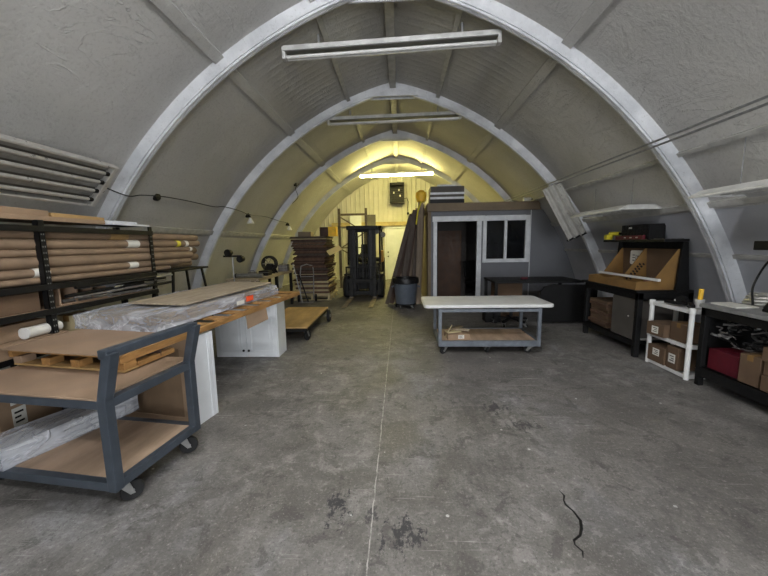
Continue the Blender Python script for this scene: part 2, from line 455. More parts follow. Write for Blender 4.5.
# back door, six panels
d = thing('door_1', None, None, (-.12, Y1, 0)); d['kind'] = 'structure'
MB().box(-.42, .42, -.05, -.01, .01, 2.05).build('door_leaf', 'white', d, .004)
fr = MB().box(-.50, -.43, -.08, 0, 0, 2.13).box(.43, .50, -.08, 0, 0, 2.13).box(-.50, .50, -.08, 0, 2.06, 2.13)
fr.build('door_frame', 'white', d, .004)
pm = MB()
for cx in (-.2, .2):
    for z0, z1 in ((.2, .75), (.9, 1.5), (1.62, 1.9)):
        for (a, b, c, e) in ((cx - .13, cx + .13, z0, z0 + .02), (cx - .13, cx + .13, z1 - .02, z1), (cx - .13, cx - .11, z0, z1), (cx + .11, cx + .13, z0, z1)):
            pm.box(a, b, -.064, -.048, c, e)
        pm.box(cx - .08, cx + .08, -.06, -.048, z0 + .06, z1 - .06)
pm.build('door_panels', 'white', d, .004)
for hz in (.95, 1.12): MB().lathe([(.0, -.11), (.026, -.108), (.03, -.085), (.012, -.07), (.012, -.04)], (-.36, 0, hz), 'y', 14).build('door_knob', 'black', d, smooth=True)

# ------------------------------------------------------------------ ceiling lights
def strip_light(y, zl, zr, label, lit=None, xc=-.09):
    t = thing('fluorescent_strip_light', label, 'ceiling light', (xc, y, (zl + zr) / 2), 0, 'ceiling strip lights')
    t.rotation_euler = (0, math.atan2(zl - zr, 2.4), 0)
    L = 1.2
    b = MB().prism([(-.045, .055), (.045, .055), (.055, .01), (.055, .0), (-.055, .0), (-.055, .01)], 'x', -L, L)
    b.build('housing', 'fix', t, .003)
    MB().box(-L + .02, L - .02, -.05, .05, -.010, -.001).build('reflector', 'fix' if lit else 'fixshade', t)
    for s in (-1, 1):
        MB().box(s * L - .02, s * L + .02, -.04, .04, -.078, .05).build('lamp_holder', 'fix', t, .006)
    for k in ((-.024, .024)):
        MB().tube([(-L + .03, k, -.062), (L - .03, k, -.062)], .018, 12).build('lamp_tube', lit or 'tubeoff', t, smooth=True)
    for s in (-.8, .8):
        MB().bar((s, 0, .05), (s, 0, .05 + .12 + (.42 if abs(s) < .5 else .0)), .02, .006).build('hanger', 'galv', t)
    return t
strip_light(4.12, 3.64, 3.71, 'nearest unlit white strip light hanging across the vault')
strip_light(6.56, 3.73, 3.76, 'unlit white strip light behind the nearest one, under the second visible rib')
strip_light(11.42, 3.70, 3.73, 'lit yellow glowing strip light at the far end of the vault', 'litwarm')
strip_light(1.62, 3.70, 3.70, 'lit cool white strip light overhead, this side of the first visible rib', 'litcool')
strip_light(-.95, 3.70, 3.70, 'lit cool white strip light nearest the front doorway', 'litcool')

# hooded lights over the benches
def hood_light(y0, y1, x0, x1, z, label):
    t = thing('hooded_light', label, 'light', ((x0 + x1) / 2, y0, z), 0, 'hooded lights over the right benches')
    w = (x1 - x0) / 2; L = y1 - y0
    b = MB(); o = [(-w, 0), (-w, .02), (-w * .6, .075), (w * .6, .075), (w, .02), (w, 0)]
    inn = [(w - .012, .004), (w * .6 - .01, .064), (-w * .6 + .01, .064), (-w + .012, .004)]
    b.prism(o + inn, 'y', 0, L); b.build('hood', 'fix', t, .003)
    MB().prism([(-w + .01, .012), (-w * .6, .07), (w * .6, .07), (w - .01, .012)], 'y', 0, .012).build('end_plate', 'fix', t)
    MB().prism([(-w + .01, .012), (-w * .6, .07), (w * .6, .07), (w - .01, .012)], 'y', L - .012, L).build('end_plate', 'fix', t)
    for k in (-.12, 0, .12): MB().tube([(k, .03, .035), (k, L - .03, .035)], .016, 10).build('lamp_tube', 'tubeoff', t, smooth=True)
    for yy in (.2, L - .2):
        xx = (x0 + x1) / 2
        # hanger chain up to the vault
        zz = AZ + math.sqrt((AR + SH) ** 2 - (xx - XC - AX) ** 2) - z
        MB().tube([(0, yy, .1), (0, yy, zz + .01)], .004, 6).build('hanger', 'galv', t)
    return t
hood_light(4.5, 5.75, 2.76, 3.30, 1.84, 'white hooded light hanging over the black bench with cardboard bins')
hood_light(2.1, 3.4, 2.70, 3.24, 1.845, 'white hooded light hanging over the grey-topped bench at the right edge')

# conduits and cords on the vault
for k, (dx, dz) in enumerate(((0, 0), (.03, -.04))):
    tag(MB().tube([(2.62 + dx, Y0 + .2, 2.47 + dz), (2.62 + dx, 3.0, 2.47 + dz), (2.62 + dx, 9.1, 2.47 + dz)], .011, 8).build('conduit_pipe', 'galv', smooth=True),
        ('upper' if k == 0 else 'lower') + ' of two thin conduit pipes running along the right ribs', 'pipe', 'conduit pipes on the right')
def cord(name, pts, r, label, m='cord', cat='cord', sub=6):
    P = [V(p) for p in pts]; out = []
    for a in range(len(P) - 1):
        p0, p1, p2, p3 = P[max(a - 1, 0)], P[a], P[a + 1], P[min(a + 2, len(P) - 1)]
        for q in range(sub):
            t = q / sub
            out.append(.5 * ((2 * p1) + (-p0 + p2) * t + (2 * p0 - 5 * p1 + 4 * p2 - p3) * t * t + (-p0 + 3 * p1 - 3 * p2 + p3) * t ** 3))
    out.append(P[-1])
    return tag(MB().tube(out, r, 6).build(name, m, smooth=True), label, cat)
def wl(y, z, off=.02): return (arcx(z, off, -1), y, z)
cord('wall_cable', [wl(3.3, 2.22, .05), wl(3.6, 2.16, .05), wl(3.94, 2.08, -.03), wl(4.25, 2.13, .05), wl(4.6, 2.16, .05), wl(5.2, 2.17, .06), wl(5.9, 2.16, .06), wl(6.3, 2.20, .1), wl(6.46, 2.16, -.04), wl(6.9, 2.17, .05), wl(7.4, 2.14, .05), wl(8.2, 2.16, .05), wl(8.98, 2.1, -.04), wl(9.6, 2.12, .05), wl(10.1, 2.1, .05)], .007,
     'dark cable looping along the left side of the vault between the ribs')
def wall_lamp(y, z, label, bulb=True):
    x = arcx(z, .13, -1)
    t = thing('lamp_socket', label, 'lamp', (x, y, z), 0, 'sockets on the left wall cable')
    MB().lathe([(.0, -.03), (.055, -.03), (.06, .0), (.05, .03), (.0, .035)], (0.02, 0, 0), 'x', 14).build('junction_box', 'black', t, smooth=True)
    if bulb:
        MB().tube([(.05, 0, -.0), (.09, -.02, -.06)], .028, 10).build('socket', 'black', t, smooth=True)
        MB().lathe([(.02, .0), (.03, -.03), (.075, -.11), (.078, -.13), (.0, -.135)], (.1, -.03, -.06), 'z', 16).build('bulb', 'whitep', t, smooth=True)
    return t
wall_lamp(4.6, 2.16, 'black junction socket on the left wall cable, nearest the camera', False)
wall_lamp(7.4, 2.14, 'white reflector bulb in a socket above the dark wall bench on the left')
wall_lamp(10.1, 2.10, 'white reflector bulb in a socket beside the tall stack of brown boards')
wall_lamp(8.6, 2.98, 'black junction socket highest up the left side of the vault', False)
cord('wall_cable', [wl(8.6, 2.98, .05), wl(8.8, 2.9, .1), wl(8.98, 2.7, -.04), wl(9.02, 2.5, .0), wl(9.1, 2.4, .05)], .007, 'short dark cable dropping from the highest socket on the left vault')

# ------------------------------------------------------------------ castors
def caster(parent, x, y, r, rot=0.0, top=None, name='caster', hubm='hub', w=.035):
    top = top or 2 * r + .03
    c = MB().box(-.035, .035, -.035, .035, top - .006, top)
    for s in (-1, 1): c.prism([(-.03, top - .006), (.03, top - .006), (.055, r - .012), (.03, r - .014), (.02, r)], 'x', s * (w / 2 + .012) - .002, s * (w / 2 + .012) + .002)
    c.tube([(-w / 2 - .016, .04, r), (w / 2 + .016, .04, r)], .007, 8)
    o = c.build(name, 'greymetal', parent, .001); o.location = (x, y, 0); o.rotation_euler = (0, 0, R_(rot))
    h = w / 2
    wh = MB().lathe([(r * .62, -h), (r * .94, -h), (r, -h * .6), (r, h * .6), (r * .94, h), (r * .62, h)], (0, .04, r), 'x', 26)
    wh.build('wheel', 'rubber', o, smooth=True)
    hb = MB().lathe([(.012, -h - .004), (r * .2, -h - .004), (r * .24, -h * .5), (r * .55, -h * .5), (r * .63, -h * .95), (r * .63, h * .95), (r * .55, h * .5), (r * .24, h * .5), (r * .2, h + .004), (.012, h + .004)], (0, .04, r), 'x', 22)
    hb.build('hub', hubm, o, smooth=True)
    return o

# ------------------------------------------------------------------ film wrap
def film(x0, x1, y0, y1, z0, z1, amp, parent, seed=0, nx=18, ny=28, nz=5):
    mb = MB(); bm = mb.bm; cache = {}
    def vert(i, j, k):
        key = (i, j, k)
        if key not in cache:
            p = V((x0 + (x1 - x0) * i / nx, y0 + (y1 - y0) * j / ny, z0 + (z1 - z0) * k / nz))
            n = V(noise.noise_vector(V((p.x * 6, p.y * 2.5, p.z * 9)) + V((seed, 0, 0)))) * amp + V(noise.noise_vector(p * 11.0 + V((0, seed, 0)))) * amp * .25
            if k == 0: n.z = abs(n.z) * .2
            if k == 0: n *= .4
            cache[key] = bm.verts.new(p + n)
        return cache[key]
    for i in range(nx):
        for j in range(ny):
            mb._face([vert(i, j, nz), vert(i + 1, j, nz), vert(i + 1, j + 1, nz), vert(i, j + 1, nz)])
            mb._face([vert(i, j, 0), vert(i, j + 1, 0), vert(i + 1, j + 1, 0), vert(i + 1, j, 0)])
    for k in range(nz):
        for i in range(nx):
            for j in (0, ny): mb._face([vert(i, j, k), vert(i + 1, j, k), vert(i + 1, j, k + 1), vert(i, j, k + 1)])
        for j in range(ny):
            for i in (0, nx): mb._face([vert(i, j, k), vert(i, j + 1, k), vert(i, j + 1, k + 1), vert(i, j, k + 1)])
    return mb.build('plastic_wrap', 'film', parent, smooth=True)

# ------------------------------------------------------------------ stock cart, front left
def stock_cart():
    t = thing('stock_cart', 'blue-grey steel two-deck stock cart with slanted push handle, front left', 'cart', (-1.60, 1.67, 0), -7)
    W, L = .62, 1.10; p = .055
    for (x, y, lab) in ((0, 0, 1), (0, W, 1), (-L, 0, 0), (-L, W, 0)):
        m = MB(); h = p / 2
        if lab:
            pr = [(-h, .135), (h, .135), (h, .66), (h + .075, .93), (h + .015, .93), (-h, .66)]
        else: pr = [(-h, .135), (h, .135), (h, .67), (-h, .67)]
        m.prism([(x + a, b) for a, b in pr], 'y', y - h, y + h)
        m.build('post', 'steel', t, .004)
    MB().bar((.047, -p / 2, .925), (.047, W + p / 2, .925), .06, .05).build('handle', 'steel', t, .006)
    for nm, z0, z1 in (('lower_frame', .135, .185), ('upper_frame', .615, .667)):
        m = MB()
        for y in (0, W): m.box(-L, 0, y - p / 2 + .004, y + p / 2 - .004, z0, z1)
        for x in (0, -L): m.box(x - p / 2 + .004, x + p / 2 - .004, 0, W, z0, z1)
        m.build(nm, 'steel', t, .004)
    MB().box(-L + .02, -.025, .02, W - .02, .168, .182).build('lower_deck', 'ply', t, .002)
    MB().box(-L - .01, -.022, -.03, W + .03, .668, .680).build('upper_deck', 'hard', t, .002)
    for (x, y, r) in ((-.04, .07, -40), (-.04, W - .09, -48), (-L + .1, .09, 20), (-L + .1, W - .09, 0)):
        caster(t, x, y, .060, r, .136)
    return t
stock_cart()
# wrapped slats on the cart's lower deck
b = thing('wrapped_slat_bundle', 'plastic-wrapped bundle of pale slats lying on the lower deck of the blue-grey cart', 'bundle', (-2.35, 2.14, .184), -17)
for k in range(3): MB().box(-.11, .11, -.36, .38, .002 + k * .040, .036 + k * .040).build('slat', 'white', b, .004)
film(-.125, .125, -.39, .41, .001, .135, .010, b, 8, 10, 22, 5)

# cartons
def carton(label, loc, size, rz=0, m='card', group=None, tape=True, sticker=None, name='carton', flaps=False, stickm='paper', cat='box'):
    t = thing(name, label, cat, loc, rz, group); sx, sy, sz = size[0] / 2, size[1] / 2, size[2]
    MB().box(-sx, sx, -sy, sy, 0, sz).build('body', m, t, .004)
    if tape:
        g = MB(); w = min(.025, sx * .4)
        if size[0] < size[1]: g.box(-w, w, -sy - .0012, sy + .0012, sz - .05, sz + .0012)
        else: g.box(-sx - .0012, sx + .0012, -w, w, sz - .05, sz + .0012)
        g.build('tape', 'cardtan' if m != 'cardtan' else 'card', t)
    if flaps:
        g = MB()
        g.obox((0, -sy - .03, sz + .045), (2 * sx, .006, .12), (-.6, 0, 0)); g.obox((0, sy + .03, sz + .045), (2 * sx, .006, .12), (.6, 0, 0))
        g.build('flaps', m, t)
    if sticker:
        for (face, u, v, w, h) in sticker:
            g = MB()
            if face == 'y': g.box(u - w / 2, u + w / 2, -sy - .002, -sy + .001, v - h / 2, v + h / 2)
            elif face == 'x': g.box(-sx - .002, -sx + .001, u - w / 2, u + w / 2, v - h / 2, v + h / 2)
            elif face == 'X': g.box(sx - .001, sx + .002, u - w / 2, u + w / 2, v - h / 2, v + h / 2)
            g.build('shipping_label', stickm, t)
            g = MB()
            for q in range(3):
                vv = v + h * (.25 - q * .25)
                if face == 'y': g.box(u - w * .35, u + w * (.3 - .2 * (q % 2)), -sy - .0028, -sy - .001, vv - h * .05, vv + h * .05)
                elif face == 'x': g.box(-sx - .0028, -sx - .001, u - w * .35, u + w * (.3 - .2 * (q % 2)), vv - h * .05, vv + h * .05)
                elif face == 'X': g.box(sx + .001, sx + .0028, u - w * .35, u + w * (.3 - .2 * (q % 2)), vv - h * .05, vv + h * .05)
            g.build('print', 'text', t)
    return t
carton('brown carton with two white stickers low in the black rack behind the blue-grey cart', (-2.95, 2.42, .121), (.36, .7, .40), 0, 'card', None, True,
       [('X', -.22, .30, .09, .09), ('X', -.22, .16, .09, .14)])

# wall cabinets under the skid
def wall_cabinet(name, label, loc, rz, w, h, dep, back=False):
    t = thing(name, label, 'cabinet', loc, rz)
    MB().box(-w / 2, w / 2, .0, dep, .0, h).build('carcass', 'white' if not back else 'white', t, .003)
    if back:   # raw back turned to the camera
        MB().box(-w / 2 + .004, w / 2 - .022, -.004, .002, .004, h - .004).build('back_panel', 'cabback', t)
        g = MB().box(-w / 2, w / 2 - .02, -.012, -.003, h - .09, h - .002).box(-w / 2, w / 2 - .02, -.012, -.003, .002, .08)
        g.box(w / 2 - .10, w / 2 - .02, -.012, -.003, .08, h - .09)
        g.build('hanging_rail', 'card', t, .002)
        MB().box(-w / 2, w / 2 + .002, dep + .001, dep + .022, 0, h).build('face_frame', 'white', t, .002)
        MB().box(w / 2 - .001, w / 2 + .006, dep - .05, dep - .01, .004, h - .004).build('edge_bead', 'white', t, .002)
    else:
        for s in (-1, 1):
            x0, x1 = (-w / 2 + .012, -.003) if s < 0 else (.003, w / 2 - .012)
            dr = MB().box(x0, x1, -.02, -.001, .012, h - .012).build('door', 'white', t, .003)
            g = MB(); a = .055
            for (p, q, u, v) in ((x0 + a, x1 - a, h - .095, h - .08), (x0 + a, x1 - a, .08, .095), (x0 + a, x0 + a + .014, .08, h - .08), (x1 - a - .014, x1 - a, .08, h - .08)):
                g.box(p, q, -.027, -.019, u, v)
            g.box(x0 + a + .04, x1 - a - .04, -.026, -.019, .13, h - .13)
            g.build('raised_panel', 'white', dr, .004)
            kx = -.035 if s < 0 else .035
            MB().lathe([(.0, -.052), (.013, -.05), (.016, -.04), (.006, -.032), (.006, -.018)], (kx, 0, .10), 'y', 14).build('knob', 'black', dr, smooth=True)
    return t
wall_cabinet('wall_cabinet', 'white two-door cabinet with black knobs under the far end of the skid', (-2.045, 4.30, 0), 0, .85, .79, .30)
wall_cabinet('wall_cabinet', 'white-sided cabinet with its raw brown back towards the camera, behind the blue-grey cart', (-2.06, 2.62, 0), -10, .76, .752, .235, True)

# long skid
SLP = .022                                                         # the skid rises gently from the cart to the far cabinet
sk = thing('lumber_skid', 'long orange-tinted lumber skid bridging the cart and the two white cabinets', 'skid', (-2.68, 2.14, 0), -9)
sk.rotation_euler = (SLP, 0, R_(-9)); SW = .93; ST = .800
for x, y_, zt in ((.016, .0, ST), (.465, .30, ST - .014), (SW - .016, .0, ST)): MB().box(x - .016, x + .016, y_, 2.56, ST - .05, zt).build('stringer', 'pine', sk, .003)
for k in range(11): MB().box(.033, SW - .033, .0 + k * .2425, .125 + k * .2425, ST - .013, ST).build('deck_board', 'pine', sk, .002)
for x in (.0, .25, .50, .86): MB().box(x, x + .07, .02, .11, .700, ST - .051).build('end_block', 'hard' if x == 0 else 'pine', sk, .003)
MB().box(SW - .05, SW, .121, .42, .686, .720).build('bottom_runner', 'pine', sk, .003)
MB().box(.0, SW, .02, .12, .686, .699).build('end_board', 'plyy', sk, .002)
MB().box(.0, SW, .295, .305, .70, ST - .05).build('shade_board', 'brown', sk)  # dark board added to stand in for the shadow inside the skid
def sheet_z(p): return V(p)
tag(MB().hexa([(-2.72, 2.10, .806), (-1.75, 1.955, .803), (-1.90, 2.52, .815), (-2.62, 2.64, .817), (-2.72, 2.10, .812), (-1.75, 1.955, .809), (-1.90, 2.52, .821), (-2.62, 2.64, .823)]).build('cardboard_sheet', 'hard'),
    'flat brown cardboard sheet on the near end of the skid', 'cardboard')
# wrapped bundle of boards on the skid
b = thing('wrapped_door_bundle', 'long bundle of boards in crinkled clear plastic on top of the skid', 'bundle', (-2.66, 2.70, .824), -10)
b.rotation_euler = (SLP, 0, R_(-10))
for k in range(3): MB().box(.02 + .01 * (k == 1), .76 + .015 * (k == 1), .08 - .03 * (k == 1), 1.60 + .03 * (k == 1), .004 + k * .036, .036 + k * .036).build('board', 'wgrey', b, .004)
film(-.03, .81, -.08, 1.70, .0, .118, .020, b, 11, 22, 46, 5)
MB().box(.10, .72, .30, 1.74, .132, .146).build('cover_board', 'wgrey', b, .002)
g = MB().box(.826, .834, 1.02, 1.14, .03, .085); g.build('orange_tag', 'orange', b)
g = MB().box(.824, .831, .86, .98, .02, .06); g.build('paper_tag', 'paper', b)
tag(MB().hexa([(-1.555, 3.30, .64), (-1.485, 3.66, .66), (-1.505, 3.66, .80), (-1.565, 3.30, .79), (-1.549, 3.30, .64), (-1.479, 3.66, .66), (-1.499, 3.66, .80), (-1.559, 3.30, .79)]).build('cardboard_flap', 'card'),
    'small brown cardboard flap hanging from the edge of the skid below the orange tag', 'cardboard')

# ------------------------------------------------------------------ black shelving rack, left
RX0, RX1, RY0, RY1 = -3.16, -2.75, 1.28, 3.70
t = thing('shelving_rack', 'black perforated-post shelving rack holding the long cardboard tubes, against the left wall', 'rack', ((RX0 + RX1) / 2, (RY0 + RY1) / 2, 0))
cx, cy = (RX0 + RX1) / 2, (RY0 + RY1) / 2
for x in (RX0 - cx, RX1 - cx):
    for y in (RY0 - cy, 2.50 - cy, RY1 - cy):
        sx = 1 if x < 0 else -1; sy = -1 if y > .5 else 1
        m = MB().box(min(x, x + sx * .004), max(x, x + sx * .004), min(y, y + sy * .045), max(y, y + sy * .045), 0, 1.70)
        m.box(min(x, x + sx * .045), max(x, x + sx * .045), min(y, y + sy * .004), max(y, y + sy * .004), 0, 1.70)
        po = m.build('post', 'black', t)
        if x > 0:
            h = MB()
            for k in range(34):
                for q in (.015, .032): h.box(x - .001, x + .0012, y + sy * q - .004, y + sy * q + .004, .05 + k * .048, .062 + k * .048)
            h.build('slots', 'greymetal', po)
for z in (1.655, 1.205, 1.01, .715, .12):
    m = MB()
    for x in (RX0 - cx, RX1 - cx): m.box(x - .012, x + .012, RY0 - cy, RY1 - cy, z - .045, z)
    for y in (RY0 - cy, RY1 - cy): m.box(RX0 - cx, RX1 - cx, y - .012, y + .012, z - .045, z)
    m.build('beam', 'black', t, .002)
    MB().box(RX0 - cx + .013, RX1 - cx - .013, RY0 - cy + .013, RY1 - cy - .013, z - .014, z).build('shelf', 'black' if z > 1.1 else 'hard', t)

# long cardboard tubes: stacked along the rack's second shelf
def tube_roll(label, x, z, r, ya, yb, cap='pale', tapey=None):
    t = thing('cardboard_tube', label, 'tube', (x, ya, z - r), 0, 'long cardboard tubes on the rack')
    L = yb - ya
    MB().tube([(0, 0, r), (0, L, r)], r, 20).build('tube_body', 'tubecard', t, smooth=True)
    if cap: MB().tube([(0, L - .001, r), (0, L + .012, r)], r * .84, 16).build('end_cap', cap, t, smooth=True)
    if tapey:
        for yy, w, m in tapey: MB().lathe([(r, yy), (r + .0015, yy + .001), (r + .0015, yy + w), (r, yy + w)], (0, 0, r), 'y', 20).build('label_band', m, t, smooth=True)
    return t
TX = -2.83
zz = 1.207
for lab, r, ya, yb, cap, tp in (
        ('lowest and shortest cardboard tube along the front of the rack', .027, 1.5, 4.02, 'paper', None),
        ('cardboard tube with torn white label, second from the bottom of the rack front', .034, 1.45, 4.45, 'black', [(1.02, .12, 'paper'), (1.95, .12, 'paper')]),
        ('thick cardboard tube third from the bottom of the rack front', .044, 1.5, 4.48, 'paper', None),
        ('slim cardboard tube fourth from the bottom of the rack front', .028, 1.5, 4.5, 'paper', [(2.95, .04, 'paper')]),
        ('yellow-stickered cardboard tube, second from the top of the rack front', .040, 1.4, 4.66, 'black', [(2.0, .16, 'paper'), (2.78, .07, 'lemon'), (2.95, .06, 'paper')]),
        ('topmost cardboard tube along the front of the rack', .039, 1.45, 4.63, 'paper', [(1.75, .22, 'plyy')])):
    tube_roll(lab, TX, zz + r, r, ya, yb, cap, tp); zz += 2 * r + .001
zz = 1.207
for lab, r, yb, cap in (('dark-capped cardboard tube at the bottom behind the rack front', .04, 4.62, 'black'), ('cardboard tube with white wrapped end behind the rack front', .045, 4.78, 'paper'),
                        ('cardboard tube second from the top behind the rack front', .045, 4.75, 'paper'), ('topmost cardboard tube behind the rack front', .045, 4.60, 'black')):
    tube_roll(lab, TX - .11, zz + r, r, 1.5, yb, cap); zz += 2 * r + .001
# top of the rack
tag(MB().box(-3.14, -2.78, 1.65, 3.14, 1.697, 1.735).build('flat_carton', 'card', bevel=.003), 'lower flat cardboard package lying on top of the black rack', 'box', 'flat packages on the rack top')
tag(MB().hexa([(-3.18, 1.5, 1.737), (-2.82, 1.5, 1.737), (-2.84, 2.68, 1.737), (-3.18, 2.68, 1.737), (-3.18, 1.5, 1.80), (-2.82, 1.5, 1.80), (-2.84, 2.68, 1.785), (-3.18, 2.68, 1.785)]).build('flat_carton', 'card', bevel=.003), 'thicker flat cardboard package on top of the stack on the black rack', 'box', 'flat packages on the rack top')
tag(MB().hexa([(-3.12, 2.72, 1.736), (-2.86, 2.72, 1.736), (-2.82, 3.18, 1.736), (-3.10, 3.18, 1.736), (-3.12, 2.72, 1.775), (-2.86, 2.72, 1.775), (-2.82, 3.18, 1.765), (-3.10, 3.18, 1.765)]).build('flat_carton', 'plyy', bevel=.003), 'yellowish thin flat package at the far end of the rack-top stack', 'box', 'flat packages on the rack top')
def open_frame(label, loc, rz, sx, sy, h):
    t = thing('picture_frame', label, 'frame', loc, rz, 'white frames on the rack top')
    m = MB(); w = .035
    m.box(-sx, sx, -sy, -sy + w, 0, h).box(-sx, sx, sy - w, sy, 0, h).box(-sx, -sx + w, -sy + w, sy - w, 0, h).box(sx - w, sx, -sy + w, sy - w, 0, h)
    m.build('border', 'frame', t, .004)
    MB().box(-sx + w, sx - w, -sy + w, sy - w, .002, .008).build('backing', 'greypanel', t)
open_frame('lower white empty frame lying at the far end of the rack top', (-2.93, 3.45, 1.700), 3, .16, .26, .022)
open_frame('upper smaller white frame lying at the far end of the rack top', (-2.96, 3.40, 1.723), -6, .14, .18, .022)
# shelf contents
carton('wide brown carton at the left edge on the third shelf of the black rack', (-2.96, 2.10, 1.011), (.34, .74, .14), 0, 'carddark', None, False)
for x in (RX1 - cx,): pass
t = thing('wooden_crate', 'open wooden crate with compartments on the third shelf of the black rack', 'crate', (-2.93, 2.86, 1.011))
m = MB().box(-.13, .13, -.23, .23, 0, .012).box(-.13, -.12, -.23, .23, .012, .145)
for k in range(4): m.box(-.12, .13, -.23 + k * .148, -.214 + k * .148, .012, .145)
m.build('crate_body', 'hard', t, .002)
MB().box(-.13, .13, -.23, .23, .146, .154).build('lid', 'hard', t)
rr = random.Random(3)
for k in range(13):
    y0 = 3.0 + rr.uniform(-.35, .15); x0 = -2.73 + rr.uniform(-.02, .05)
    zb = 1.03 + .011 * k
    lab = 'thin grey metal tube in the loose pile at the front of the third rack shelf'
    a = V((x0 - .10 + .012 * (k % 4), y0, zb)); bb = V((x0 - .07 + rr.uniform(-.05, .07), y0 + .75 + rr.uniform(-.1, .15), zb + rr.uniform(-.02, .03)))
    tag(MB().tube([a, bb], .009 + .003 * (k % 3), 8).build('metal_tube', ('scrap', 'greymetal', 'black')[k % 3], smooth=True), lab, 'tube', 'loose metal tubes on the rack')
b = thing('wrapped_parts', 'grey metal parts in crumpled clear plastic on the far end of the third rack shelf', 'bundle', (-2.93, 3.12, 1.012), 0)
for k in range(4): MB().tube([(-.06 + .04 * k, 0, .03 + .015 * (k % 2)), (-.05 + .04 * k, .5, .05 + .02 * (k % 2))], .016, 8).build('metal_rod', 'scrap', b, smooth=True)
film(-.11, .13, -.04, .54, .0, .12, .025, b, 21, 8, 20, 4)
carton('lower of two long brown cartons on the fourth rack shelf', (-2.92, 2.28, .716), (.38, .66, .095), 0, 'card', 'long cartons on the fourth shelf', True)
carton('upper of two long brown cartons on the fourth rack shelf', (-2.99, 2.24, .812), (.30, .6, .12), 0, 'card', 'long cartons on the fourth shelf', True)
carton('small worn tan carton beside the rack post on the fourth shelf', (-2.88, 2.86, .716), (.22, .26, .19), 4, 'pale', None, True)
t = thing('poster_tube', 'short white tube lying in front of the long cartons on the black rack', 'tube', (-2.80, 2.34, .812), 2)
MB().tube([(0, 0, .045), (0, .26, .045)], .042, 18).build('tube_body', 'paper', t, smooth=True)
MB().tube([(0, -.008, .045), (0, .002, .045)], .044, 18).build('end_cap', 'whitep', t, smooth=True)

# louvred panel on the left vault
t = thing('louvred_panel', 'large metal frame with long horizontal slats hung on the left side of the vault', 'panel', (-3.05, 1.9, 1.90))
import mathutils
m = MB(); up = V((.30, 0, .36)); n_ = V((.36, 0, -.30)).normalized(); ya, yb = -1.4, 1.42
a0, a1 = V((0, 0, 0)), up
def slab(mb, u0, u1, y0, y1, d0, d1):
    P = []
    for d in (d0, d1):
        for u, y in ((u0, y0), (u1, y0), (u1, y1), (u0, y1)): P.append(up * u + n_ * d + V((0, y, 0)))
    mb.hexa(P)
slab(m, 0, .045, ya, yb, -.04, .03); slab(m, .955, 1, ya, yb, -.04, .03); slab(m, .045, .955, yb - .05, yb, -.04, .03); slab(m, .045, .955, ya, ya + .03, -.04, .03)
m.build('panel_frame', 'slat', t, .004)
m = MB(); slab(m, .045, .955, ya, yb - .05, -.04, -.03); m.build('back_sheet', 'slatback', t)
for k in range(4):
    u = .16 + k * .215
    m = MB(); m.tube([up * u + n_ * .012 + V((0, ya + .03, 0)), up * u + n_ * .012 + V((0, yb - .10 - .0 * k, 0))], .017, 10)
    s = m.build('slat', 'slat', t, smooth=True)
    m = MB(); m.tube([up * u + n_ * .012 + V((0, yb - .10, 0)), up * u + n_ * .012 + V((0, yb - .06, 0))], .021, 10); m.build('slat_end', 'black', s, smooth=True)
    m = MB(); slab(m, u + .05, u + .15, ya + .03, yb - .055, -.03, -.015); m.build('reflector_strip', 'greymetal', t)

# folding stand under the tubes' far ends
t = thing('folding_stand', 'thin black folding stand with splayed legs below the far ends of the cardboard tubes', 'stand', (-2.87, 4.30, 0))
MB().box(-.14, .14, -.42, .42, 1.175, 1.2).build('stand_top', 'black', t, .003)
for x in (-1, 1):
    for y in (-1, 1): MB().bar((x * .11, y * .30, 1.18), (x * .17, y * .52, 0), .024, .024).build('leg', 'black', t)
MB().bar((.13, -.40, .6), (.13, .40, .6), .016, .016).build('brace', 'black', t)

# wall bench with odd machine parts, further back on the left
t = thing('wall_bench', 'low dark workbench against the left wall behind the wrapped boards', 'bench', (-3.0, 7.35, 0))
MB().box(-.32, .32, -1.05, 1.05, .80, .85).build('bench_top', 'wgrey', t, .004)
for x in (-.27, .27):
    for y in (-.98, 0, .98): MB().box(x - .03, x + .03, y - .03, y + .03, 0, .80).build('leg', 'black', t)
MB().box(-.29, .29, -1.0, 1.0, .28, .30).build('lower_shelf', 'black', t)
t = thing('hose_reel', 'dark spoked reel standing on the wall bench at left', 'reel', (-2.95, 7.6, .851)); t.scale = (.72, .72, .72)
MB().prism([(-.2, 0), (.2, 0), (.05, .30), (-.05, .30)], 'y', -.16, -.14).build('reel_bracket', 'black', t, .004)
MB().prism([(-.2, 0), (.2, 0), (.05, .30), (-.05, .30)], 'y', .10, .12).build('reel_bracket', 'black', t, .004)
m = MB()
for k in range(3):
    m.tube([(.21 * math.cos(a), -.12 + .07 * k, .30 + .21 * math.sin(a)) for a in [2 * PI * q / 28 for q in range(29)]], .035, 8, cap=False)
m.build('hose_coil', 'rubber', t, smooth=True)
m = MB()
for k in range(6): a = PI * k / 3; m.bar((0, -.14, .30), (.2 * math.cos(a), -.14, .30 + .2 * math.sin(a)), .022, .01, (0, 1, 0))
m.build('spokes', 'greymetal', t)
t = thing('metal_roll', 'pale grey rolled sheet lying on the near end of the wall bench', 'roll', (-3.16, 6.42, .851), -4)
MB().tube([(0, 0, .05), (.52, .0, .05)], .042, 16).build('roll_body', 'greymetal', t, smooth=True)
MB().tube([(-.02, 0, .05), (.0, 0, .05)], .046, 16).build('end_ring', 'black', t, smooth=True)
t = thing('work_light', 'black twin-headed work light on a pale tripod in front of the left wall', 'light', (-2.90, 5.78, 0))
for a in (90, 210, 330): MB().tube([(0, 0, .75), (.22 * math.cos(R_(a)), .26 * math.sin(R_(a)), .01)], .013, 8).build('leg', 'greymetal', t, smooth=True)
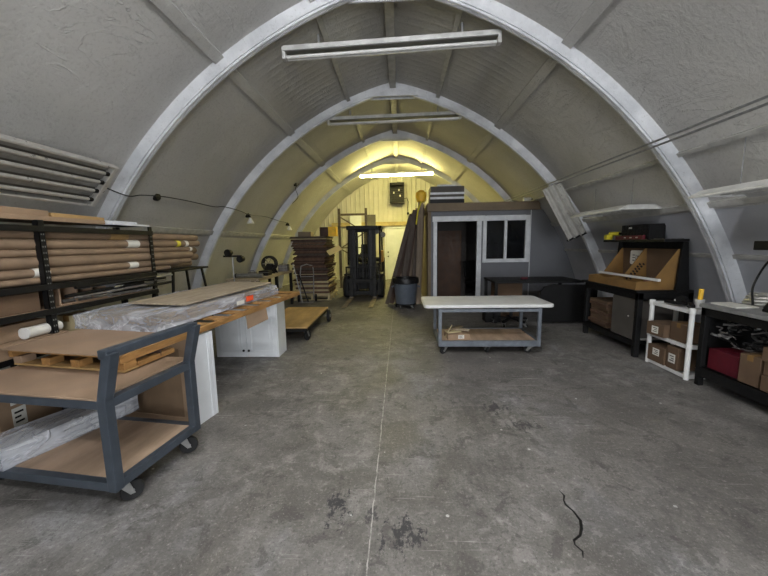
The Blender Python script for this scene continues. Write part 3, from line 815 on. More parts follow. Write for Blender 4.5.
MB().tube([(0, 0, .7), (0, 0, 1.29)], .014, 8).build('pole', 'greymetal', t, smooth=True)
MB().bar((-.16, 0, 1.30), (.16, 0, 1.30), .03, .03).build('cross_arm', 'black', t)
for x, dz in ((-.06, .06), (.15, -.05)):
    h = MB().lathe([(.03, .1), (.05, .05), (.062, -.05), (.058, -.06), (.0, -.05)], (x, 0, 1.30 + dz), 'y', 18).build('lamp_head', 'black', t, smooth=True)
for k, (x, y, dx, dy, h, m_, lab) in enumerate(((-2.85, 7.05, .2, .24, .10, 'black', 'low black tool case on the wall bench beside the rolled sheet'), (-2.82, 8.12, .22, .3, .16, 'scrap', 'dark grey metal box on the far end of the wall bench'), (-3.12, 7.02, .16, .2, .07, 'scrap', 'small dark box at the back of the wall bench'))):
    t = thing('tool_box', lab, 'box', (x, y, .851), 8 * k)
    MB().box(-dx / 2, dx / 2, -dy / 2, dy / 2, 0, h).build('case', m_, t, .01)
    MB().box(-dx / 2 - .002, dx / 2 + .002, -dy / 2 - .002, dy / 2 + .002, h * .62, h * .68).build('lid_seam', 'greymetal', t)
    MB().tube([(-.04, 0, h), (-.04, 0, h + .03), (.04, 0, h + .03), (.04, 0, h)], .006, 6).build('handle', 'black', t, smooth=True)
# loose leaning scrap by the bench
for k, (a, bb, r, m_, lab) in enumerate((((-2.5, 8.46, 0), (-2.72, 8.52, 1.0), .012, 'greymetal', 'thin pale rod leaning at the foot of the brown stack, left'), ((-2.36, 8.5, 0), (-2.62, 8.58, .8), .016, 'black', 'short dark rod leaning just left of the hand truck'))):
    tag(MB().tube([a, bb], r, 8).build('leaning_rod', m_, smooth=True), lab, 'rod')

# ------------------------------------------------------------------ flat platform cart
t = thing('platform_cart', 'low flat cart with a plywood deck and black wheels behind the white cabinets', 'cart', (-1.82, 5.75, 0), 1)
MB().box(-.40, .40, -.82, .82, .225, .25).build('deck', 'plyy', t, .003)
m = MB()
for y in (-.8, .78): m.box(-.39, .39, y, y + .02, .17, .224)
for x in (-.39, .35): m.box(x, x + .04, -.78, .78, .17, .224)
m.build('deck_frame', 'black', t, .003)
for x, y, rt_ in ((.345, -.70, -15), (-.28, -.62, 0)): caster(t, x, y, .08, rt_, .17, hubm='hubdark')
for x, y in ((.40, .62), (-.40, .62)):
    w = MB().lathe([(.07, -.025), (.105, -.025), (.115, -.012), (.115, .012), (.105, .025), (.07, .025)], (x + (.045 if x > 0 else -.045), y, .115), 'x', 26).build('side_wheel', 'rubber', t, smooth=True)
    MB().lathe([(.012, -.03), (.03, -.03), (.035, -.012), (.07, -.012), (.07, .012), (.035, .012), (.03, .03), (.012, .03)], (x + (.045 if x > 0 else -.045), y, .115), 'x', 22).build('hub', 'hub', w, smooth=True)
MB().tube([(-.36, .62, .115), (.47, .62, .115)], .012, 8).build('axle', 'greymetal', t)
for x in (-.3, .3): MB().box(x - .02, x + .02, .60, .64, .115, .18).build('axle_bracket', 'black', t)

# ------------------------------------------------------------------ tall stack of brown boards
rr = random.Random(11)
t = thing('pallet', 'pale wooden pallet under the tall stack of brown boards', 'pallet', (-2.35, 9.35, 0))
for x in (-.45, 0, .45): MB().box(x - .03, x + .03, -.5, .5, .02, .11).build('stringer', 'pale', t)
m = MB()
for k in range(6): m.box(-.5, .5, -.5 + k * .18, -.4 + k * .18, .11, .13)
m.build('deck_boards', 'pale', t)
m = MB()
for k in range(3): m.box(-.5, .5, -.5 + k * .45, -.4 + k * .45, 0, .02)
m.build('base_boards', 'pale', t)
z = .131
for k in range(7):
    h = .055; w = .45
    o = MB().box(-w, w, -.5, .5, 0, h).build('panel_board', 'pale' if k % 2 == 0 else 'brown2', bevel=.004); o.location = (-2.34 + rr.uniform(-.04, .04), 9.35 + rr.uniform(-.03, .03), z); o.rotation_euler = (0, 0, R_(rr.uniform(-3, 3)))
    tag(o, ('pale' if k % 2 == 0 else 'mid-brown') + ' board in the lower part of the tall stack', 'board', 'lower boards in the tall stack'); z += h + .001
for k in range(19):
    h = rr.choice((.05, .062, .075)); w = rr.uniform(.40, .46)
    t = thing('panel_board', 'dark brown slab in the upper part of the tall stack beside the rack upright', 'board', (-2.37 + rr.uniform(-.05, .05), 9.35 + rr.uniform(-.05, .05), z), rr.uniform(-5, 5), 'upper boards in the tall stack')
    MB().box(-w, w, -.5, .5, 0, h * .66).build('core', rr.choice(('brown', 'brown', 'brown2', 'plankd')), t, .004)
    MB().box(-w + .02, w + .03, -.49, .5, h * .67, h).build('facing', rr.choice(('brown', 'plankd', 'pale', 'brown2')), t, .003)
    z += h + .001
ZT = z
carton('small dark brown box on top of the tall stack', (-2.02, 9.15, ZT), (.22, .22, .24), 4, 'brown', None, False)
carton('golden yellow box on top of the tall stack', (-1.80, 9.18, ZT), (.22, .22, .25), -3, 'yellow', None, False)
carton('wide grey-brown box on top of the tall stack, at its left', (-2.58, 9.35, ZT), (.34, .5, .13), 6, 'tan', None, False)
tag(MB().hexa([(-1.93, 8.86, 1.30), (-1.81, 8.72, 1.19), (-1.48, 8.72, 1.34), (-1.60, 8.86, 1.45), (-1.93, 8.865, 1.305), (-1.81, 8.726, 1.195), (-1.48, 8.726, 1.345), (-1.60, 8.866, 1.455)]).build('yellow_card', 'straw'),
    'pale yellow card sticking out of the right side of the tall stack', 'card')
# hand truck in front of the stack
t = thing('hand_truck', 'grey hand truck leaning against the foot of the tall brown stack', 'hand truck', (-2.42, 8.62, 0), 8)
for x in (-.17, .17): MB().tube([(x, -.02, .08), (x, .16, .75), (x * .9, .20, .92)], .014, 8).build('rail', 'greymetal', t, smooth=True)
MB().tube([(-.153, .20, .92), (0, .215, .97), (.153, .20, .92)], .014, 8).build('handle', 'greymetal', t, smooth=True)
for zc in (.25, .45, .65): MB().bar((-.17, -.02 + (zc - .08) * .27, zc), (.17, -.02 + (zc - .08) * .27, zc), .03, .01).build('cross_bar', 'greymetal', t)
MB().box(-.18, .18, -.24, -.02, .012, .022).build('toe_plate', 'greymetal', t)
for x in (-.22, .22): MB().lathe([(.03, -.02), (.09, -.02), (.1, 0), (.09, .02), (.03, .02)], (x, .04, .10), 'x', 20).build('wheel', 'rubber', t, smooth=True)

# ------------------------------------------------------------------ pallet-rack upright and sheets behind the forklift
t = thing('rack_upright', 'tall braced pallet-rack upright frame standing behind the forklift', 'rack', (-1.56, 11.42, 0))
for x in (-.445, .445):
    MB().prism([(x - .04, -.04), (x + .04, -.04), (x + .04, .04), (x + .02, .04), (x + .02, -.02), (x - .02, -.02), (x - .02, .04), (x - .04, .04)], 'z', .01, 2.64).build('post', 'rackbrown', t)
    MB().box(x - .08, x + .08, -.08, .08, 0, .012).build('foot_plate', 'rackbrown', t)
for a, bb in (((-.4, 2.44), (.4, 2.44)), ((-.4, 2.35), (.4, 1.85)), ((-.4, 1.35), (.4, 1.85)), ((-.4, 1.35), (.4, 1.35)), ((-.4, 1.3), (.4, .8)), ((-.4, .35), (.4, .8)), ((-.4, .3), (.4, .3))):
    MB().bar((a[0], 0, a[1]), (bb[0], 0, bb[1]), .03, .07 if a[1] > 2.4 else .038, (0, 1, 0) if False else (0, 0, 1)).build('brace', 'rackbrown', t)
def leaning(label, x, w, h, y, m, g=None):
    o = MB().hexa([(x - w / 2, y - .25, 0), (x + w / 2, y - .25, 0), (x + w / 2, y - .23, 0), (x - w / 2, y - .23, 0), (x - w / 2, y - .03, h), (x + w / 2, y - .03, h), (x + w / 2, y - .01, h), (x - w / 2, y - .01, h)]).build('tall_board', m, bevel=.002)
    tag(o, label, 'board', g)
leaning('tall white board leaning on the back wall behind the rack upright', -1.76, .45, 2.66, Y1 - .13, 'white')
leaning('tall grey board leaning on the back wall right of the white board', -1.15, .38, 2.62, Y1 - .13, 'greypanel')

# ------------------------------------------------------------------ forklift
f = thing('forklift', 'black forklift with its mast and two forks facing the camera', 'forklift', (-1.0, 9.25, 0))
def P(name, mb, m, parent=None, bev=.006, sm=False): return mb.build(name, m, parent or f, bev, sm)
for x in (-.46, .46):
    w = P('front_tire', MB().lathe([(.17, -.1), (.27, -.1), (.30, -.06), (.30, .06), (.27, .1), (.17, .1)], (x, .12, .30), 'x', 28), 'rubber', None, 0, True)
    P('hub', MB().lathe([(.02, -.09), (.06, -.09), (.17, -.06), (.17, .06), (.06, .09), (.02, .09)], (x, .12, .30), 'x', 20), 'fork', w, 0, True)
    w = P('rear_tire', MB().lathe([(.13, -.08), (.22, -.08), (.24, -.05), (.24, .05), (.22, .08), (.13, .08)], (x * .95, 1.55, .24), 'x', 26), 'rubber', None, 0, True)
    P('hub', MB().lathe([(.02, -.07), (.13, -.05), (.13, .05), (.02, .07)], (x * .95, 1.55, .24), 'x', 18), 'fork', w, 0, True)
P('chassis', MB().prism([(.1, .22), (1.5, .22), (1.5, .62), (.95, .62), (.85, .42), (.32, .42), (.22, .95), (.10, .95)], 'x', -.36, .36), 'fork', None, .02)
P('fender', MB().box(-.54, -.37, -.05, .55, .62, .66), 'fork'); P('fender', MB().box(.37, .54, -.05, .55, .62, .66), 'fork')
P('counterweight', MB().prism([(1.45, .25), (1.92, .28), (2.0, .5), (1.98, .95), (1.85, 1.05), (1.45, 1.05)], 'x', -.50, .50), 'fork', None, .05)
P('engine_hood', MB().box(-.42, .42, .86, 1.46, .62, .92), 'fork', None, .03)
s = P('seat', MB().box(-.24, .24, .9, 1.35, .93, 1.02), 'blackp', None, .03)
P('seat_back', MB().prism([(1.3, 1.0), (1.42, 1.0), (1.5, 1.45), (1.42, 1.47)], 'x', -.22, .22), 'blackp', None, .03)
P('steering_column', MB().tube([(0, .35, .9), (-.0, .55, 1.12)], .03, 10), 'blackp', None, 0, True)
m = MB(); c = V((0, .56, 1.13)); u = V((1, 0, 0)); v_ = V((0, .6, .8)).normalized()
P('steering_wheel', m.tube([c + u * .17 * math.cos(2 * PI * k / 24) + v_ * .17 * math.sin(2 * PI * k / 24) for k in range(25)], .014, 8, cap=False), 'blackp', None, 0, True)
for x in (-.44, .44):
    P('guard_pillar', MB().tube([(x, .18, .9), (x * .98, .40, 1.92)], .028, 10), 'fork', None, 0, True)
    P('guard_pillar', MB().tube([(x, 1.5, 1.0), (x * .98, 1.42, 1.92)], .028, 10), 'fork', None, 0, True)
m = MB().box(-.48, -.41, .34, 1.5, 1.90, 1.97).box(.41, .48, .34, 1.5, 1.90, 1.97).box(-.48, .48, .34, .42, 1.90, 1.97).box(-.48, .48, 1.43, 1.5, 1.90, 1.97)
for k in range(6): m.box(-.41, .41, .52 + k * .15, .545 + k * .15, 1.91, 1.96)
P('overhead_guard', m, 'fork')
# mast
for x in (-.30, .30):
    P('mast_channel', MB().prism([(x - .05, -.19), (x + .05, -.19), (x + .05, -.05), (x - .05, -.05)], 'z', .05, 1.93), 'fork')
    P('inner_channel', MB().box(x * .72 - .035, x * .72 + .035, -.20, -.08, .08, 1.90), 'rail')
    P('lift_cylinder', MB().tube([(x * .50, -.10, .15), (x * .50, -.10, 1.80)], .028, 10), 'rail', None, 0, True)
    P('tilt_cylinder', MB().tube([(x * 1.1, -.03, .70), (x * 1.1, .30, .62)], .03, 10), 'rail', None, 0, True)
m = MB().box(-.42, .42, -.21, -.03, 1.84, 1.95).box(-.33, .33, -.16, -.05, 1.78, 1.84)
P('mast_crosshead', m, 'fork', None, .02)
P('mast_tie', MB().box(-.3, .3, -.10, -.06, 1.12, 1.2), 'fork'); P('mast_tie', MB().box(-.3, .3, -.12, -.06, .58, .70), 'fork')
P('lift_chain', MB().box(-.02, .02, -.17, -.16, .5, 1.8), 'rail'); P('hose', MB().tube([(.06, -.16, .5), (.07, -.17, 1.1), (.06, -.16, 1.8)], .012, 8), 'cord', None, 0, True)
P('carriage', MB().box(-.46, .46, -.27, -.20, .44, .54).box(-.46, .46, -.27, -.20, .12, .22).box(-.46, -.40, -.27, -.2, .22, .44).box(.40, .46, -.27, -.2, .22, .44), 'fork')
m = MB().box(-.46, -.42, -.25, -.22, .54, .88).box(.42, .46, -.25, -.22, .54, .88).box(-.46, .46, -.25, -.22, .84, .88)
for x in (-.25, -.09, .09, .25): m.box(x - .012, x + .012, -.25, -.22, .54, .84)
P('load_backrest', m, 'fork')
for x in (-.31, .31):
    q_ = P('fork', MB().prism([(-.28, .56), (-.32, .56), (-.33, .02), (-.28, .02)], 'x', x - .05, x + .05), 'fork')
    P('tine', MB().prism([(-.331, .08), (-.36, .05), (-1.58, .032), (-1.60, .022), (-.331, .02)], 'x', x - .055, x + .055), 'forksteel', q_)
for x in (-.36, .36): P('headlight', MB().lathe([(.0, -.04), (.06, -.04), (.065, .0), (.03, .05)], (x, .30, 1.80), 'y', 16), 'hubdark', None, 0, True)
P('mirror', MB().lathe([(.0, -.015), (.075, -.012), (.08, .01), (.0, .015)], (.52, .35, 1.72), 'y', 18), 'hubdark', None, 0, True)
P('side_panel', MB().box(.44, .52, .42, .86, .95, 1.28), 'amber', None, .02)

# ------------------------------------------------------------------ heater on the back wall
t = thing('unit_heater', 'dark square unit heater hung high on the yellow-lit back wall', 'heater', (-.10, Y1 - .26, 3.03))
m = MB().box(-.28, -.24, -.2, .2, 0, .76).box(.24, .28, -.2, .2, 0, .76).box(-.28, .28, -.2, .2, 0, .05).box(-.28, .28, -.2, .2, .66, .76).box(-.24, .24, .16, .2, .05, .66)
m.build('casing', 'black', t, .006)
m = MB()
for k in range(7): m.box(-.23, .23, -.17, -.13, .10 + k * .08, .115 + k * .08)
m.build('louvres', 'black', t)
for x, z in ((-.12, .38), (.08, .48), (.12, .26)): MB().box(x - .025, x + .025, -.19, -.175, z - .035, z + .035).build('vane', 'slat', t)
MB().box(-.05, .05, .2, .26, .6, .7).build('wall_bracket', 'greymetal', t)
for x in (-.2, .2): MB().box(x - .015, x + .015, .0, .03, .76, 1.17).build('hanger', 'whitep', t)
t = thing('power_cord', 'black power cord hanging on the back wall right of the heater', 'cord', (.27, Y1 - .03, 2.6))
MB().tube([(-.1, 0, .62), (.02, 0, .66), (.07, 0, .5), (.05, 0, .25), (.06, 0, .08)], .014, 8).build('cable', 'cord', t, smooth=True)
MB().box(.02, .1, -.04, .02, 0, .09).build('plug', 'black', t, .01)

# ------------------------------------------------------------------ leaning planks beside the booth
rr = random.Random(5)
for k in range(9):
    q = k / 8
    xb = -.33 + q * .78; xt = .26 + q * .30; yb = 8.10 + .10 * (k % 3); h = 2.12 + .24 * q + rr.uniform(-.08, .05)
    o = MB().bar((xb, yb, .02), (xt, yb + .22, h), .095 + .025 * (k % 2), .035, (0, -1, 0)).build('plank', ('plankd', 'plank', 'brown')[(k * 2) % 3], bevel=.003)
    tag(o, 'long brown plank leaning in the fan left of the grey booth', 'plank', 'planks leaning beside the booth')
t = thing('tall_plank', 'tallest brown plank with a yellow bag tied over its top, beside the grey booth', 'plank', (.40, 8.06, 0))
MB().bar((0, 0, .02), (.10, .1, 2.55), .12, .05, (0, -1, 0)).build('board', 'plank', t, .004)
MB().lathe([(.02, -.16), (.10, -.12), (.13, .0), (.12, .08), (.05, .13), (.0, .12)], (.10, .1, 2.55), 'z', 16).build('yellow_bag', 'yellow', t, smooth=True)
MB().tube([(.10, .02, 2.42), (.02, .0, 2.2), (-.02, -.02, 1.9)], .018, 8).build('strap', 'lemon', t, smooth=True)

# trash can
t = thing('trash_can', 'round grey trash can with black liner on a wheeled dolly, left of the booth', 'trash can', (.12, 7.80, 0))
MB().lathe([(.21, .10), (.225, .10), (.275, .62), (.295, .63), (.295, .665), (.27, .67), (.26, .62), (.2, .13)], (0, 0, 0), 'z', 32).build('bin', 'can', t, smooth=True)
MB().lathe([(.272, .56), (.302, .57), (.306, .67), (.29, .695), (.25, .69), (.245, .6)], (0, 0, 0), 'z', 32).build('liner', 'bag', t, smooth=True)
MB().lathe([(.0, .07), (.23, .07), (.24, .085), (.23, .10), (.0, .10)], (0, 0, 0), 'z', 28).build('dolly', 'blackp', t, smooth=True)
for k in range(5): a = 2 * PI * k / 5 + .3; caster(t, .20 * math.cos(a), .20 * math.sin(a), .03, 70 * k, .071, hubm='hubdark', w=.02)
for s in (-1, 1): MB().tube([(s * .27, -.06, .5), (s * .315, -.05, .48), (s * .315, .05, .48), (s * .27, .06, .5)], .014, 8).build('grip', 'can', t, smooth=True)

# ------------------------------------------------------------------ grey office booth
OX, OY, OH = .62, 7.67, 2.15
t = thing('office_booth', 'grey panelled office booth with white-framed doorway and sliding window built under the vault', 'booth', (OX, OY, 0))
def bx(mb, x0, x1, y0, y1, z0, z1): return mb.box(x0 - OX, x1 - OX, y0 - OY, y1 - OY, z0, z1)
T = .09
m = MB()
bx(m, .69, .78, OY, OY + T, 0, OH); bx(m, .78, 1.74, OY, OY + T, 1.98, OH); bx(m, 1.74, 1.88, OY, OY + T, 0, OH)
bx(m, 1.88, 2.78, OY, OY + T, 1.96, OH); bx(m, 1.88, 2.78, OY, OY + T, 0, 1.07); bx(m, 2.78, 2.845, OY, OY + T, 0, OH)
m.build('front_panel', 'panel', t)
rp = [(2.85 - OX, 0)] + [(x - OX, z) for x, z in arc(SH - .004, 18, 0.0, OH, 1)] + [(2.85 - OX, OH)]
MB().prism(rp, 'y', .004, T).build('side_front_panel', 'panel', t)
bx(MB(), 2.843, 2.858, OY - .004, OY + .01, .0, OH).build('seam_strip', 'frame', t)
bx(MB(), .62, .69, OY - .01, OY + T, 0, OH).build('corner_post', 'tan', t, .003)
bx(MB(), .62, .69, OY + T, 10.4, 0, OH).build('left_wall', 'tan', t)
bw_ = MB().prism([(.69 - OX, 0)] + [(x - OX, z) for x, z in arc(SH - .004, 18, 0.0, OH, 1)] + [(.69 - OX, OH)], 'y', 10.3 - OY, 10.4 - OY); bw_.build('rear_wall', 'inwall', t)
bx(MB(), .60, 3.02, OY - .05, OY + .04, OH, 2.325).build('fascia', 'tan', t, .004)
m = MB().prism([(.60 - OX, OH + .002), (arcx(OH + .002, SH - .006) - OX, OH + .002), (arcx(2.31, SH - .006) - OX, 2.31), (.60 - OX, 2.31)], 'y', .042, 10.4 - OY)
m.build('booth_roof', 'tan', t)
m = MB(); bx(m, .74, .82, OY - .03, OY + .04, 0, 1.93); bx(m, 1.69, 1.79, OY - .03, OY + .04, 0, 1.93); bx(m, .72, 1.86, OY - .035, OY + .04, 1.93, 2.045); m.build('door_frame', 'frame', t, .004)
m = MB(); bx(m, 1.82, 1.90, OY - .03, OY + .04, 1.02, 2.04); bx(m, 2.74, 2.83, OY - .03, OY + .04, 1.02, 2.04); bx(m, 1.90, 2.74, OY - .03, OY + .04, 1.93, 2.045); bx(m, 1.90, 2.74, OY - .03, OY + .04, 1.02, 1.10)
wf = m.build('window_frame', 'frame', t, .004)
bx(MB(), 2.285, 2.345, OY - .02, OY + .04, 1.10, 1.93).build('mullion', 'frame', wf, .003)
bx(MB(), 1.90, 2.285, OY + .012, OY + .02, 1.10, 1.93).build('pane', 'glass', wf); bx(MB(), 2.345, 2.74, OY + .022, OY + .03, 1.10, 1.93).build('pane', 'glass', wf)
# interior: brown door in a partition, chair
m = MB(); bx(m, .70, 1.75, 9.2, 9.28, 0, OH); m.build('partition', 'inwall', t)
bx(MB(), 1.0, 1.62, 9.15, 9.195, .02, 1.78).build('inner_door', 'innerdoor', t, .004)
t = thing('office_chair', 'black office chair seen through the booth doorway', 'chair', (1.90, 8.5, 0), 30)
MB().box(-.22, .22, -.22, .22, .44, .51).build('seat', 'blackp', t, .03)
MB().prism([(.2, .6), (.25, .6), (.30, 1.0), (.25, 1.02)], 'x', -.2, .2).build('backrest', 'blackp', t, .02)
MB().bar((0, .2, .48), (0, .26, .7), .05, .02).build('back_stem', 'blackp', t)
MB().tube([(0, 0, .08), (0, 0, .44)], .025, 10).build('gas_lift', 'blackp', t)
m = MB()
for k in range(5): a = 2 * PI * k / 5; m.bar((0, 0, .08), (.28 * math.cos(a), .28 * math.sin(a), .055), .04, .03)
m.build('star_base', 'blackp', t)
# things on the booth roof
t = thing('roof_crate', 'dark grey box with two pale stripes sitting on the booth roof', 'box', (1.05, 8.0, 2.326))
MB().box(-.37, .37, -.25, .25, 0, .375).build('case', 'greypanel', t, .006)
for z0 in (.10, .20): MB().box(-.375, .375, -.255, -.24, z0, z0 + .045).build('stripe', 'frame', t)
MB().box(-.375, .375, -.256, -.245, .0, .085).build('dark_base', 'black', t)
MB().box(-.21, .22, -.2, .2, .376, .42).build('lid_tray', 'frame', t, .004)
t = thing('clear_bottle', 'small pale bottle lying at the right end of the booth roof', 'bottle', (2.72, 7.72, 2.326))
MB().tube([(-.03, 0, .05), (.12, 0, .05)], .05, 14).build('bottle_body', 'whitep', t, smooth=True)
MB().tube([(.12, 0, .05), (.17, 0, .05)], .02, 10).build('cap', 'greymetal', t, smooth=True)

# pale channels hanging on the right vault beside the booth
for k in range(3):
    a, bb = V((2.47, 0, 2.35)), V((2.955, 0, 1.49)); d_ = (bb - a).normalized(); nn = V((-d_.z, 0, d_.x))
    off = nn * (.112 * k); a = a + off; bb = bb + off + d_ * (.015 * k)
    t = thing('metal_channel', ('innermost', 'middle', 'outermost')[k] + ' of three long pale metal channels slanting down the right vault beside the booth', 'channel', (0, 6.10, 0), 0, 'slanting channels beside the booth')
    m = MB().bar(a, bb, .004, .10, tuple(nn))
    for q in (-.048, .048): m.bar(a + nn * q + V((0, -.02, 0)), bb + nn * q + V((0, -.02, 0)), .044, .006, tuple(nn))
    m.bar(a + V((0, -.012, 0)), bb + V((0, -.012, 0)), .02, .022, tuple(nn))
    m.build('web', 'slat', t, .002)
    MB().bar(bb - d_ * .02, bb + d_ * .008, .06, .104, tuple(nn)).build('end_cap', 'black', t)
    MB().tube([a + V((0, 0, -.01)), V((2.63, -.0, 2.44)) + off * .1], .006, 6).build('hook', 'galv', t)

# ------------------------------------------------------------------ desk at the booth's front
t = thing('black_desk', 'long black desk with a rounded dark screen, in front of the grey booth', 'desk', (2.45, 6.55, 0))
MB().box(-.76, .80, -.42, .40, .73, .765).build('desk_top', 'black', t, .004)
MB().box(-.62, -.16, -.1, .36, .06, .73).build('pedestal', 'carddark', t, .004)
m = MB().prism([(-.02, .05), (.98, .05), (.98, .71), (.18, .71), (.08, .67), (.02, .58)], 'y', -.50, -.46); m.build('screen_panel', 'blackp', t, .004)
for x, y in ((-.72, -.36), (-.72, .36), (.74, .36)): MB().box(x - .025, x + .025, y - .025, y + .025, 0, .73).build('leg', 'black', t)
MB().box(.90, .98, -.52, -.44, 0, .73).build('end_post', 'black', t)
t = thing('red_pouch', 'small dark red pouch lying low at the left end of the black desk', 'pouch', (1.70, 6.35, 0))
MB().lathe([(.0, 0), (.08, .0), (.10, .06), (.07, .10), (.0, .11)], (0, 0, .38), 'z', 14).build('pouch', 'red', t, smooth=True)
MB().box(-.14, .14, -.12, .12, 0, .379).build('stand_box', 'black', t, .006)
tag(MB().box(2.28, 2.4, 6.5, 6.56, .766, .80).build('desk_box', 'red', bevel=.005), 'tiny dark red box on top of the black desk', 'box')
t = thing('chair_base', 'black five-armed castor base of a low stool under the black desk', 'stool', (1.98, 6.1, 0))
m = MB()
for k in range(5): a = 2 * PI * k / 5 + .2; m.bar((0, 0, .12), (.30 * math.cos(a), .30 * math.sin(a), .085), .045, .035)
m.build('star_base', 'blackp', t)
for k in range(5): a = 2 * PI * k / 5 + .2; caster(t, .29 * math.cos(a), .29 * math.sin(a), .028, 60 * k, .07, hubm='hubdark', w=.02)
MB().tube([(0, 0, .12), (0, 0, .34)], .03, 10).build('gas_lift', 'rail', t)
MB().lathe([(.0, .34), (.18, .34), (.20, .37), (.18, .41), (.0, .42)], (0, 0, 0), 'z', 20).build('seat', 'blackp', t, smooth=True)

# ------------------------------------------------------------------ white-topped rolling table
t = thing('rolling_table', 'rolling steel work table with a white plastic top, in the middle of the floor', 'table', (1.16, 4.78, 0))
x0, x1, y0, y1 = -.64, .65, -.34, .34
def rr_poly(x0, x1, y0, y1, r, n=5):
    out = []
    for cx_, cy_, a0 in ((x1 - r, y1 - r, 0), (x0 + r, y1 - r, 90), (x0 + r, y0 + r, 180), (x1 - r, y0 + r, 270)):
        for k in range(n + 1): a = R_(a0 + 90 * k / n); out.append((cx_ + r * math.cos(a), cy_ + r * math.sin(a)))
    return out
MB().prism(rr_poly(-.85, .85, -.34, .42, .07), 'z', .615, .66).build('table_top', 'whitep', t, .01)
for x in (x0, x1):
    for y in (y0, y1): MB().box(x - .022, x + .022, y - .022, y + .022, .10, .612).build('leg', 'tablesteel', t, .003)
m = MB()
for y in (y0, y1): m.box(x0, x1, y - .016, y + .016, .565, .605)
for x in (x0, x1): m.box(x - .016, x + .016, y0, y1, .565, .605)
m.build('upper_frame', 'tablesteel', t, .003)
m = MB()
for y in (y0, y1): m.box(x0, x1, y - .018, y + .018, .10, .178)
for x in (x0, x1): m.box(x - .018, x + .018, y0, y1, .10, .178)
m.build('lower_frame', 'tablesteel', t, .003)
MB().box(x0 + .02, x1 - .02, y0 + .02, y1 - .02, .155, .170).build('lower_deck', 'ply', t, .002)
for x, y, r in ((x0 + .07, y0 + .02, 130), (0, y0 + .02, 10), (x1 - .09, y0 + .02, 60), (x0 + .07, y1 - .05, 40), (0, y1 - .05, 0), (x1 - .07, y1 - .05, 20)): caster(t, x, y, .046, r, .10, w=.03)
carton('low open carton of scraps on the lower deck of the white-topped table', (.77, 4.62, .171), (.30, .24, .075), 6, 'card', None, False, [('y', .03, .04, .08, .05)])
for k, (px_, py_, w, d, rz, h, m_, lab) in enumerate(((.72, 4.62, .20, .10, 20, .03, 'pale', 'pale board scrap lying across the carton under the white-topped table'), (.84, 4.66, .22, .08, -25, .03, 'wgrey', 'grey-brown board scrap resting on the right of the carton under the white-topped table'), (.76, 4.70, .26, .07, 40, .03, 'tan', 'darker board scrap at the back of the carton under the white-topped table'))):
    o = MB().obox((px_, py_, .171 + .077 + .018 * (k + .5)), (w, d, .016), (0, 0, R_(rz))).build('board_scrap', m_, bevel=.002); tag(o, lab, 'scrap')
tag(MB().bar((.60, 4.58, .18), (.70, 4.58, .36), .018, .01).build('wood_stick', 'pale'), 'thin pale stick leaning up beside the scrap carton under the table', 'stick')

# ------------------------------------------------------------------ black workbench with hutch, right
BX0, BX1, BY0, BY1 = 2.93, 3.58, 4.28, 5.50
t = thing('black_workbench', 'black workbench with a hutch carrying cardboard display bins, right wall', 'workbench', (BX0, BY0, 0))
def lb(mb, x0, x1, y0, y1, z0, z1): return mb.box(x0 - BX0, x1 - BX0, y0 - BY0, y1 - BY0, z0, z1)
lb(MB(), BX0 - .02, BX1, BY0, BY1 + .08, .82, .85).build('bench_top', 'black', t, .004)
lb(MB(), BX0, BX0 + .03, BY0, BY1, .735, .819).build('front_apron', 'black', t, .003)
lb(MB(), BX0, BX1, BY0, BY0 + .03, .735, .819).build('end_apron', 'black', t, .003)
for x in (BX0, BX1 - .06):
    for y in (BY0, BY1 - .06): lb(MB(), x, x + .06, y, y + .06, 0, .819).build('leg', 'black', t, .003)
lb(MB(), BX0 + .005, BX1 - .03, BY0 + .02, BY1 - .02, .17, .20).build('lower_shelf', 'black', t, .003)
lb(MB(), BX0, BX0 + .03, BY0 + .06, BY1 - .06, .13, .20).build('lower_rail', 'black', t)
lb(MB(), BX1 - .04, BX1 - .02, BY0 + .03, BY1 - .03, .2, .73).build('back_sheet', 'black', t)
lb(MB(), 3.0, 3.52, BY0 + .04, BY0 + .05, .24, .72).build('end_sheet', 'greypanel', t)
lb(MB(), 3.0, 3.52, BY0 - .004, BY0 + .02, .225, .245).build('end_trim', 'slat', t)
# hutch
HX = 3.50
hp = [(3.36 - BX0, .851), (HX - BX0 + .02, .851), (HX - BX0 - .04, 1.44), (3.40 - BX0, 1.44)]
MB().prism(hp, 'y', .0, .03).build('hutch_side', 'black', t)
MB().prism(hp, 'y', BY1 - BY0 - .03, BY1 - BY0).build('hutch_side', 'black', t)
MB().prism([(HX - BX0 - .0, .851), (HX - BX0 + .02, .851), (HX - BX0 - .04, 1.44), (HX - BX0 - .06, 1.44)], 'y', .03, BY1 - BY0 - .03).build('hutch_back', 'black', t)
lb(MB(), 3.17, 3.46, BY0 - .01, BY1 + .01, 1.441, 1.475).build('hutch_shelf', 'black', t, .003)
